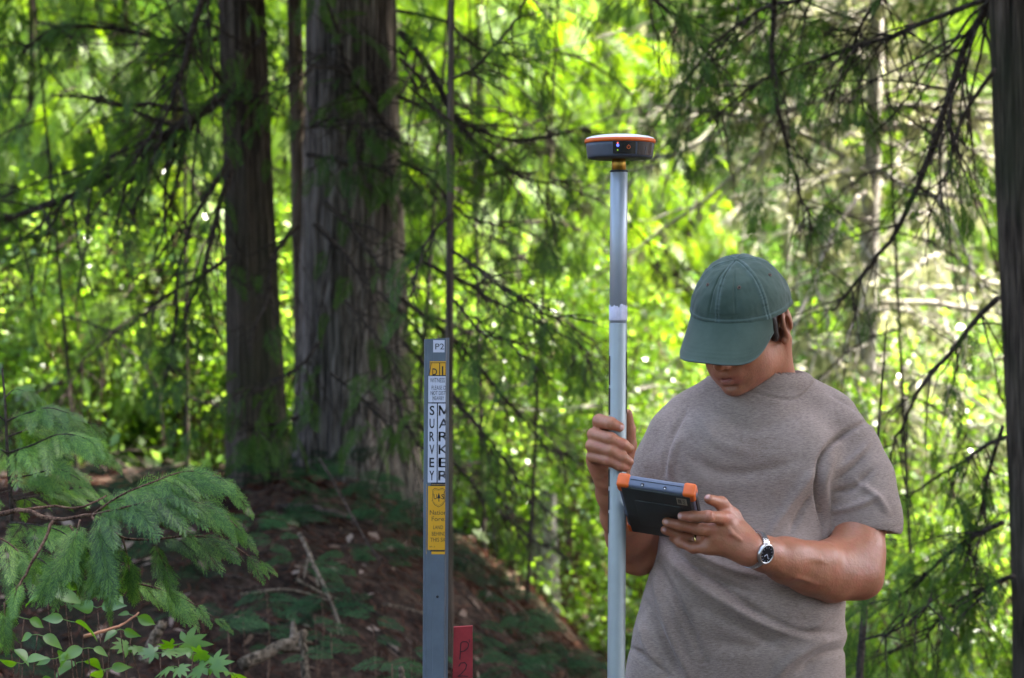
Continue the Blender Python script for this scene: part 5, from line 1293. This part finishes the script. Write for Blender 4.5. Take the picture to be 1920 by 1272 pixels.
for kx in range(6):
    a = math.pi / 2 + kx * math.pi / 3; dd = np.abs((TH_ - a + np.pi) % (2 * np.pi) - np.pi) * np.hypot(CA * np.cos(TH_), CB * np.sin(TH_)) * rad; seam_d = np.minimum(seam_d, dd)
seam_d *= 1000
disp = .0011 * np.exp(-((seam_d - 3.4) / 2.2) ** 2) - .0016 * np.exp(-(seam_d / .9) ** 2) 
disp += .0030 * (fbm(xl * 16 + 3, yl * 16, zl * 16, 2)) + .0010 * fbm(xl * 70, yl * 70, zl * 40, 2)
pl = .0026 * np.exp(-(((TH_ - 1.78) * 90) / 2.4) ** 2) * np.sin(np.clip(TT_ * 2, 0, np.pi)) + .0022 * np.exp(-(((TH_ - 1.18) * 90) / 2.2) ** 2) * np.sin(np.clip(TT_ * 2.2, 0, np.pi))
disp -= pl
hem = (zl - band_z(TH_)) * 1000
disp += .0011 * sstep(9, 8, hem) - .0010 * np.exp(-((hem - 9) / .8) ** 2)
nrml = np.stack([xl / CA ** 2, (yl + .012) / CB ** 2, np.maximum(0, (zl - .03)) / CH ** 2], -1); nrml = nrm(nrml)
LP = np.stack([xl, yl, zl], -1) + nrml * disp[..., None]
def toH(P): return HC + P @ HRC.T
wear = np.clip(np.exp(-((seam_d - 2.5) / 3.5) ** 2) * (.55 + .6 * vnoise(zl * 420, xl * 80, yl * 80)) + .5 * np.exp(-((hem - 8) / 3) ** 2), 0, 1)
i = np.arange(ns2 - 1)[:, None] * nt2; j = np.arange(nt2)[None]; k = (j + 1) % nt2
CF = np.stack([i + j, i + k, i + nt2 + k, i + nt2 + j], -1).reshape(-1, 4)
def cloth_mat(name, lo, hi, wearcol=None, weave=900, heather=0.0, warm=None, bstr=.35):
    m, nt, out = new_mat(name)
    v = coords(nt); n1 = noise(nt, v, 9, 5, .6); n2 = noise(nt, v, weave, 2, .5)
    n3 = noise(nt, coords(nt, (1, 1, 6)), 110, 6, .85)
    ad = N(nt, 'ShaderNodeMath', operation='MULTIPLY_ADD'); nt.links.new(n3, ad.inputs[0]); ad.inputs[1].default_value = heather
    m0 = N(nt, 'ShaderNodeMath', operation='MULTIPLY'); nt.links.new(n1, m0.inputs[0]); m0.inputs[1].default_value = .35 if heather else 1.0; nt.links.new(m0.outputs[0], ad.inputs[2])
    mid_v = (.5 * heather + .175) if heather else .5; half_v = .16 if heather else .15
    r = ramp(nt, ad.outputs[0], [(mid_v - half_v, lo), (mid_v + half_v, hi)]); col = r.outputs[0]
    if wearcol:
        a = N(nt, 'ShaderNodeAttribute'); a.attribute_name = 'wear'; mx = N(nt, 'ShaderNodeMix', data_type='RGBA')
        mm = N(nt, 'ShaderNodeMath', operation='MULTIPLY'); nt.links.new(a.outputs['Fac'], mm.inputs[0]); mm.inputs[1].default_value = .7
        nt.links.new(mm.outputs[0], mx.inputs[0]); nt.links.new(col, mx.inputs[6]); mx.inputs[7].default_value = (*wearcol, 1); col = mx.outputs[2]
    p = principled(nt, out, Base_Color=col, Roughness=.9, Specular_IOR_Level=.15, Sheen_Weight=.15)
    b1 = bump(nt, n2, bstr, .0006); nt.links.new(b1, p.inputs['Normal'])
    return m
M['cap'] = cloth_mat('cap_cloth', (0.048, 0.076, 0.058), (0.080, 0.115, 0.090), (0.13, 0.18, 0.165), weave=700)
me = mesh_np('cap', toH(LP.reshape(-1, 3)), CF, True, None, {'wear': wear.ravel()})
capo = link('cap', me, M['cap'], man)
# sweat band inside: closes the cap
V = toH(np.concatenate([np.stack([CA * f * np.cos(th), CB * f * np.sin(th) - .012, band_z(th) + dz], -1) for f, dz in ((1.0, 0), (.965, -.0006), (.955, .02))]))
MB().add(V, np.concatenate([np.stack([j[0] + o, j[0] + o + nt2, k[0] + o + nt2, k[0] + o], -1) for o in (0, nt2)])).build('sweatband', M['cap'], capo)
mb = MB(); bc = np.array([0, -.012, CH]); lathe_p = [(0, .0032), (.004, .0028), (.0066, .001), (.0072, -.002)]
a_ = np.linspace(0, 2 * np.pi, 20, endpoint=False)
V = np.concatenate([np.stack([r * np.cos(a_), r * np.sin(a_) - .012, np.full(20, CH + z)], -1) for r, z in lathe_p]); jj = np.arange(20); kk = (jj + 1) % 20
MB().add(toH(V), np.concatenate([np.stack([jj + o, jj + o + 20, kk + o + 20, kk + o], -1) for o in (0, 20, 40)])).build('top_button', M['cap'], capo)
M['eyelet'] = plain('eyelet_thread', (0.16, 0.10, 0.075), rough=.8)
for kx in range(6):
    a = math.pi / 2 + math.pi / 6 + kx * math.pi / 3; ii = int((a % (2 * np.pi)) / (2 * np.pi) * nt2) % nt2; jj_ = 46
    c = LP[jj_, ii]; t1 = nrm(LP[jj_, (ii + 2) % nt2] - c); t2 = nrm(LP[jj_ + 2, ii] - c); nn = np.cross(t1, t2)
    if nn @ c < 0: nn = -nn
    ang = np.linspace(0, 2 * np.pi, 15); mb = MB()
    mb.tube(toH(c + nn * .0006 + (np.outer(np.cos(ang), t1) + np.outer(np.sin(ang), t2)) * .0027), .0009, 5, False); ey = mb.build('eyelet', M['eyelet'], capo)
    mb = MB(); mb.tube(toH(np.array([c + nn * .0002, c + nn * .0007])), .0018, 10); mb.build('eyelet_hole', M['ink'], ey)
# visor
nu, nv = 90, 34
uu = np.linspace(-1, 1, nu); vv = np.linspace(0, 1, nv); U, Vv = np.meshgrid(uu, vv)
psi = U * math.radians(66); thb = math.pi / 2 - psi
xi = CA * np.sin(psi); yi = CB * np.cos(psi) - .012; zi = band_z(thb) + .003
ang = U * math.pi / 2
xo = .088 * np.sin(ang) ; yo = yi[0, nu // 2] + .073 * np.cos(ang) ** .62 - (1 - np.cos(ang)) * .055
end = 1 - np.abs(U) ** 6
xo = xi + (xo - xi) * end; yo = np.where(np.abs(U) > .999, yi, yi + (yo - yi) * end)
SL, CV = .50, .036
x = xi + (xo - xi) * Vv; y = yi + (yo - yi) * Vv
z = zi - SL * (y - yi) - .07 * ((y - yi) / .073) ** 2 * .12 - CV * (x / .085) ** 2 * Vv ** .8
z = z + CV * 0
thick = .0022
st = np.zeros_like(Vv)
for q_ in (.62, .72, .82, .91): st += np.exp(-((Vv - q_) / .012) ** 2)
top = np.stack([x, y, z - .0004 * st], -1); bot = np.stack([x, y, z - thick], -1)
LPv = np.concatenate([top.reshape(-1, 3), bot.reshape(-1, 3)]); nn_ = nu * nv
i = np.arange(nv - 1)[:, None] * nu; j = np.arange(nu - 1)[None]
F1 = np.stack([i + j, i + j + 1, i + nu + j + 1, i + nu + j], -1).reshape(-1, 4)
e1 = np.arange(nu - 1) + (nv - 1) * nu; Fe = np.stack([e1, e1 + 1, e1 + 1 + nn_, e1 + nn_], -1)
me = mesh_np('visor', toH(LPv), np.concatenate([F1[:, ::-1], F1 + nn_, Fe[:, ::-1]]), True, None, {'wear': np.concatenate([np.clip(st * .10 + np.exp(-((1 - Vv) / .03) ** 2) * .9, 0, 1).ravel(), np.zeros(nn_)])})
link('visor', me, M['cap'], capo)

# ------------------------------------------------------------------ t-shirt
S = Field((0.17, 4.30, 0.80), (0.80, 4.78, 1.53), 0.0028)
zk = np.array([0.80, .93, 1.00, 1.06, 1.12, 1.20, 1.28, 1.34, 1.40, 1.44, 1.49]); 
def pxX(px, Y=4.5): return (px - 960) / FPX * Y
xl_ = np.array([pxX(p) for p in (1168, 1176, 1186, 1205, 1224, 1238, 1238, 1240, 1262, 1300, 1350)])
xr_ = np.array([pxX(p) for p in (1590, 1588, 1586, 1584, 1578, 1566, 1560, 1566, 1580, 1560, 1500)])
bd = np.array([.125, .128, .128, .126, .124, .122, .120, .115, .098, .085, .07]); yc = np.array([4.52, 4.52, 4.52, 4.52, 4.525, 4.53, 4.535, 4.54, 4.545, 4.55, 4.55])
def torso(x, y, z):
    zf = z.ravel(); f = lambda a: np.interp(zf, zk, a)[None, None, :]
    cx = (f(xl_) + f(xr_)) / 2; a = (f(xr_) - f(xl_)) / 2; b = f(bd); cy = f(yc)
    p = 2.35; q = (np.abs((x - cx) / a) ** p + np.abs((y - cy) / b) ** p) ** (1 / p)
    d = (q - 1) * np.minimum(a, b) * .9
    return np.maximum(d, z - 1.475)
S.fn(torso, .01)
sc = lambda pts, k=.03: S.chain([at(*p[:3]) for p in pts], [p[3] / 1000 for p in pts], k)
sc([(1352, 776, 4.55, 62), (1304, 803, 4.55, 60), (1274, 830, 4.55, 60)], .035)               # his right shoulder
sc([(1506, 778, 4.56, 62), (1548, 806, 4.56, 62), (1582, 846, 4.55, 66)], .035)               # his left shoulder
sc([(1582, 846, 4.55, 66), (1604, 905, 4.53, 72), (1614, 960, 4.515, 72), (1617, 985, 4.51, 72)], .02)   # left sleeve
sc([(1274, 830, 4.55, 60), (1248, 880, 4.55, 60), (1234, 915, 4.55, 58)], .025)                 # right sleeve
# chest and belly fullness
S.ell(at(1345, 860, 4.455), (.085, .045, .07), None, .06); S.ell(at(1475, 865, 4.460), (.085, .045, .07), None, .06); S.ell(at(1400, 1120, 4.43), (.13, .05, .12), None, .06)
# collar
NCx_, NCy_, NCz_ = at(1427, 711, 4.545)
S.cap(at(1418, 775, 4.525), at(1426, 735, 4.54), .086, .079, .03); S.ell((NCx_, NCy_, NCz_ - .012), (.088, .088, .03), None, .015)
# folds
def fold(pts, r, Y, depth=.35, k=.012, mode='add'):
    pass
FR = []   # (photo points, ridge height mm, half width mm)
FR += [([(1545, 1000), (1535, 950), (1532, 900), (1545, 850), (1580, 815), (1625, 790)], -7, 6), ([(1556, 1000), (1548, 950), (1546, 900), (1560, 860)], 4, 9)]     # sleeve seam crease
FR += [([(1245, 890), (1247, 850), (1262, 810), (1285, 775)], -4, 6), ([(1256, 890), (1262, 850), (1280, 812)], 3, 9)]
FR += [([(1245, 1010), (1290, 1055), (1340, 1085), (1400, 1110)], -6, 10), ([(1250, 1040), (1300, 1090), (1360, 1130), (1440, 1170), (1540, 1195)], 7, 14), ([(1340, 1085), (1420, 1150), (1500, 1185), (1570, 1190)], -6, 10),
       ([(1262, 1000), (1310, 1040), (1370, 1068), (1420, 1080)], 5, 10), ([(1235, 1060), (1260, 1110), (1290, 1170), (1320, 1240)], -5, 9), ([(1228, 1080), (1240, 1130), (1262, 1200), (1290, 1265)], 5, 10),
       ([(1212, 1130), (1235, 1180), (1260, 1235), (1285, 1275)], -5, 8), ([(1200, 1160), (1215, 1210), (1240, 1262)], 6, 9), ([(1178, 1215), (1215, 1235), (1250, 1268)], -6, 7),
       ([(1585, 1190), (1540, 1205), (1480, 1240), (1450, 1280)], 5, 12), ([(1590, 1215), (1540, 1232), (1500, 1262)], -5, 9), ([(1580, 1130), (1550, 1160), (1520, 1180)], 3, 10),
       ([(1290, 850), (1330, 880), (1380, 890), (1450, 880), (1500, 860)], -3, 16), ([(1480, 1000), (1500, 960), (1520, 930)], -4, 8), ([(1440, 1010), (1470, 960), (1510, 905), (1530, 880)], 4, 12), ([(1270, 900), (1300, 950), (1340, 990)], 3, 14),
       ([(1600, 900), (1640, 930), (1665, 960)], 4, 9), ([(1560, 925), (1600, 915), (1640, 880)], -4, 8), ([(1555, 960), (1600, 950), (1650, 930)], 3.5, 9), ([(1570, 880), (1600, 860), (1630, 830)], 3.5, 8), ([(1560, 905), (1590, 885), (1620, 855)], -3, 6),
       ([(1340, 775), (1390, 800), (1440, 800), (1490, 775)], -2.5, 14), ([(1310, 790), (1350, 830), (1410, 850)], 2.5, 14), ([(1555, 740), (1600, 765), (1640, 800)], -2, 6),
       ([(1330, 1200), (1400, 1215), (1480, 1200)], -3, 18), ([(1300, 1130), (1380, 1175), (1460, 1215)], -3, 12)]
SV0 = None
# neck opening and sleeve ends
NCx, NCy, NCz = at(1427, 711, 4.545)
def collar_plane(x, y): return NCz + .08 * (x - NCx) + .46 * (y - NCy)
def neckcut(x, y, z):
    rr = np.sqrt(((x - NCx) / 1.04) ** 2 + (y - NCy + .004) ** 2)
    return np.maximum(np.minimum(np.maximum(rr - .0765, -(z - collar_plane(x, y))), np.maximum(rr - .072, -(z - collar_plane(x, y) + .012))), -1)
S.fn(neckcut, .002, 'sub')
se = at(1617, 985, 4.51); sdir = nrm(at(1618, 1000, 4.50) - at(1610, 940, 4.52))
def half(c, n, r):
    c = np.asarray(c); n = nrm(np.asarray(n))
    def f(x, y, z):
        d = (x - c[0]) * n[0] + (y - c[1]) * n[1] + (z - c[2]) * n[2]
        return np.maximum(-d, np.sqrt((x - c[0]) ** 2 + (y - c[1]) ** 2 + (z - c[2]) ** 2) - r)
    return f
S.fn(half(at(1617, 1001, 4.505), nrm(np.array([.02, -.05, -1.])), .11), .002, 'sub', lo=(pxX(1549, 4.5), 4.0, .8))
S.cap(at(1612, 940, 4.515), at(1618, 1020, 4.50), .060, .068, .004, 'sub')
S.fn(half(at(1226, 925, 4.55), nrm(np.array([-.25, -.05, -1.])), .068), .002, 'sub', hi=(at(1242, 0, 4.5)[0], 4.8, 1.5))
SV, SF = S.surface()
# fold relief: push the surface along its normal
me = mesh_np('t', SV, SF); nv_ = len(SV); NV = np.empty(nv_ * 3, np.float32); me.vertices.foreach_get('normal', NV); NV = NV.reshape(-1, 3); bpy.data.meshes.remove(me)
ppx = np.stack([CX + SV[:, 0] / SV[:, 1] * FPX, CY - (SV[:, 2] - EYE) / SV[:, 1] * FPX], -1)     # where each cloth point sits, in photo units
rel = np.zeros(nv_)
for pts, hgt, wd in FR:
    P = curve(pts, 24); dm = np.full(nv_, 1e9); s_ = np.zeros(nv_)
    near_ = ((ppx > P.min(0) - 3 * wd) & (ppx < P.max(0) + 3 * wd)).all(1); Q = ppx[near_]; dd_ = np.full(len(Q), 1e9); ss_ = np.zeros(len(Q))
    for q_ in range(23):
        a_, b_ = P[q_], P[q_ + 1]; ab_ = b_ - a_; t_ = np.clip(((Q - a_) @ ab_) / (ab_ @ ab_), 0, 1); dq = np.linalg.norm(Q - a_ - t_[:, None] * ab_, axis=1); m_ = dq < dd_; dd_[m_] = dq[m_]; ss_[m_] = (q_ + t_[m_]) / 23
    rel[near_] += 1.9 * hgt / 1000 * np.exp(-(dd_ / (wd * .8)) ** 2) * np.clip(np.sin(np.pi * (ss_ * .84 + .08)) * 1.3, 0, 1)
rel *= sstep(.25, -.15, NV[:, 1])
rel += .0022 * fbm(SV[:, 0] * 13, SV[:, 1] * 13, SV[:, 2] * 10, 3) + .0035 * vnoise(SV[:, 0] * 5 + 3, SV[:, 1] * 5, SV[:, 2] * 7)
# ribbed collar and hems
cn = at(1434, 735, 4.54); dn = np.hypot((SV[:, 0] - cn[0]), (SV[:, 1] - cn[1]))
rr_ = np.hypot((SV[:, 0] - NCx) / 1.04, SV[:, 1] - NCy + .004); dz_ = collar_plane(SV[:, 0], SV[:, 1]) - SV[:, 2]
cd_ = np.hypot(np.maximum(rr_ - .0765, 0), np.maximum(dz_, 0))
rel += .0021 * sstep(.0185, .0165, cd_) - .0016 * np.exp(-((cd_ - .0190) / .0016) ** 2)
hz2 = np.abs((SV[:, 2] - at(0, 985, 4.5)[2])); rel -= .0010 * np.exp(-((hz2) / .0014) ** 2) * (SV[:, 0] > pxX(1550))
SV = SV + NV * rel[:, None]
M['shirt'] = cloth_mat('shirt_jersey', (0.175, 0.127, 0.102), (0.410, 0.320, 0.268), weave=650, heather=1.0, bstr=.5)
shirt = link('t_shirt', mesh_np('t_shirt', SV, SF), M['shirt'], man)
del S

# ------------------------------------------------------------------ trousers and boots
Tn = Field((0.16, 4.30, -0.02), (0.76, 4.80, 0.98), 0.006)
Tn.chain([at(1390, 1235, 4.52), at(1385, 1330, 4.52)], [.10, .11], .04); Tn.ell((.425, 4.52, .86), (.176, .118, .14), None, .03)
Tn.ell((.425, 4.52, .80), (.185, .125, .12), None, .03)
for s in (-1, 1):
    hx = .425 + s * .095; Tn.chain([(hx, 4.52, .80), (hx + s * .02, 4.50, .48), (hx + s * .03, 4.53, .10)], [.098, .072, .062], .03)
TV, TF = Tn.surface(); TV += (.004 * fbm(TV[:, 0] * 14, TV[:, 1] * 14, TV[:, 2] * 9, 3))[:, None] * nrm(TV - np.array([.425, 4.52, .5]))
M['trouser'] = cloth_mat('trouser_cloth', (0.045, 0.048, 0.055), (0.07, 0.074, 0.082))
link('trousers', mesh_np('trousers', TV, TF), M['trouser'], man)
M['boot'] = plain('boot_leather', (0.10, 0.065, 0.04), rough=.6, bmp=.2)
for s in (-1, 1):
    hx = .425 + s * .125; fb = Field((hx - .09, 4.26, -.02), (hx + .09, 4.66, .17), .005); gg = gz(hx, 4.48)
    fb.cap((hx, 4.54, .13 + gg), (hx, 4.53, .06 + gg), .048, .05, .02); fb.cap((hx, 4.53, .045 + gg), (hx + s * .01, 4.40, .035 + gg), .045, .042, .03); fb.cap((hx, 4.56, .02 + gg), (hx + s * .01, 4.38, .02 + gg), .040, .042, .01)
    bv, bf = fb.surface(); bv[:, 2] = np.maximum(bv[:, 2], gg - .002); link('boot', mesh_np('boot', bv, bf), M['boot'], man)

# ------------------------------------------------------------------ wrist watch and ring
wa = nrm(g(1403, 1030, 4.255) - g(1470, 1050, 4.32)); wc = g(1412, 1030, 4.262)
wn = np.array([0, -1.0, 0]) - wa * (np.array([0, -1.0, 0]) @ wa); wn = nrm(wn + np.array([0, 0, .02])); wn = nrm(wn - wa * (wn @ wa)); wt = np.cross(wa, wn)
M['steel'] = plain('watch_steel', (0.56, 0.57, 0.58), rough=.28, metal=.95, var=.1, scale=200)
M['gilt'] = plain('gilt', (0.70, 0.52, 0.20), rough=.25, metal=.95)
wat = MB(); rw = .0298
ring_ang = np.radians(np.arange(34, 327, 7.2))
for a in ring_ang:
    for off, wd, lift in ((-.0055, .0050, 0), (0, .0052, .0006), (.0055, .0050, 0)):
        nn2 = wn * math.cos(a) + wt * math.sin(a); tt2 = -wn * math.sin(a) + wt * math.cos(a)
        R3 = np.stack([wa, tt2, nn2], -1); wat.box(wc + nn2 * (rw + lift) * (1 + .10 * abs(math.sin(a))) + wa * off, (wd, .0029, .0026), R3)
wband = wat.build('watch_strap', M['steel'], body_o, smooth=False)
def disc(mb, c, n, prof, seg=40):
    u = nrm(np.cross(n, [0.1, 0.2, 1.0])); v = np.cross(n, u); a = np.linspace(0, 2 * np.pi, seg, endpoint=False)
    V = np.concatenate([c + n * z + r * (np.outer(np.cos(a), u) + np.outer(np.sin(a), v)) for r, z in prof]); j = np.arange(seg); k = (j + 1) % seg
    mb.add(V, np.concatenate([np.stack([j + o * seg, k + o * seg, k + (o + 1) * seg, j + (o + 1) * seg], -1) for o in range(len(prof) - 1)])); return mb
dc = wc + wn * .0285
case = disc(MB(), dc, wn, [(.0172, -.001), (.0192, .001), (.0192, .005), (.0178, .0072), (.0158, .0076), (.0152, .0066)]).build('watch_case', M['steel'], body_o)
disc(MB(), dc, wn, [(.0154, .0067), (.00001, .0067)]).build('dial', plain('dial_black', (.012, .013, .016), rough=.15), case)
mb = MB()
up = nrm(np.cross(wn, wa)); 
for q in range(12):
    a = q * math.pi / 6; dv = wa * math.cos(a) + up * math.sin(a); sd = np.cross(wn, dv); mb.box(dc + wn * .0071 + dv * .0125, (.0022, .0006, .0004), np.stack([dv, sd, wn], -1))
for a, l, w_ in ((.7, .0075, .0013), (2.3, .0105, .0010)):
    dv = wa * math.cos(a) + up * math.sin(a); sd = np.cross(wn, dv); mb.box(dc + wn * .0073 + dv * l / 2, (l, w_, .0004), np.stack([dv, sd, wn], -1))
mb.build('hands_and_marks', M['decal_white'], case, smooth=False)
ra = nrm(i3[1] - i3[0]); rc_ = i3[0] + (i3[1] - i3[0]) * .78
disc(MB(), rc_ - ra * .003, ra, [(.0112, 0), (.0123, .0008), (.0123, .0052), (.0112, .006)], 32).build('finger_ring', M['gilt'], body_o)
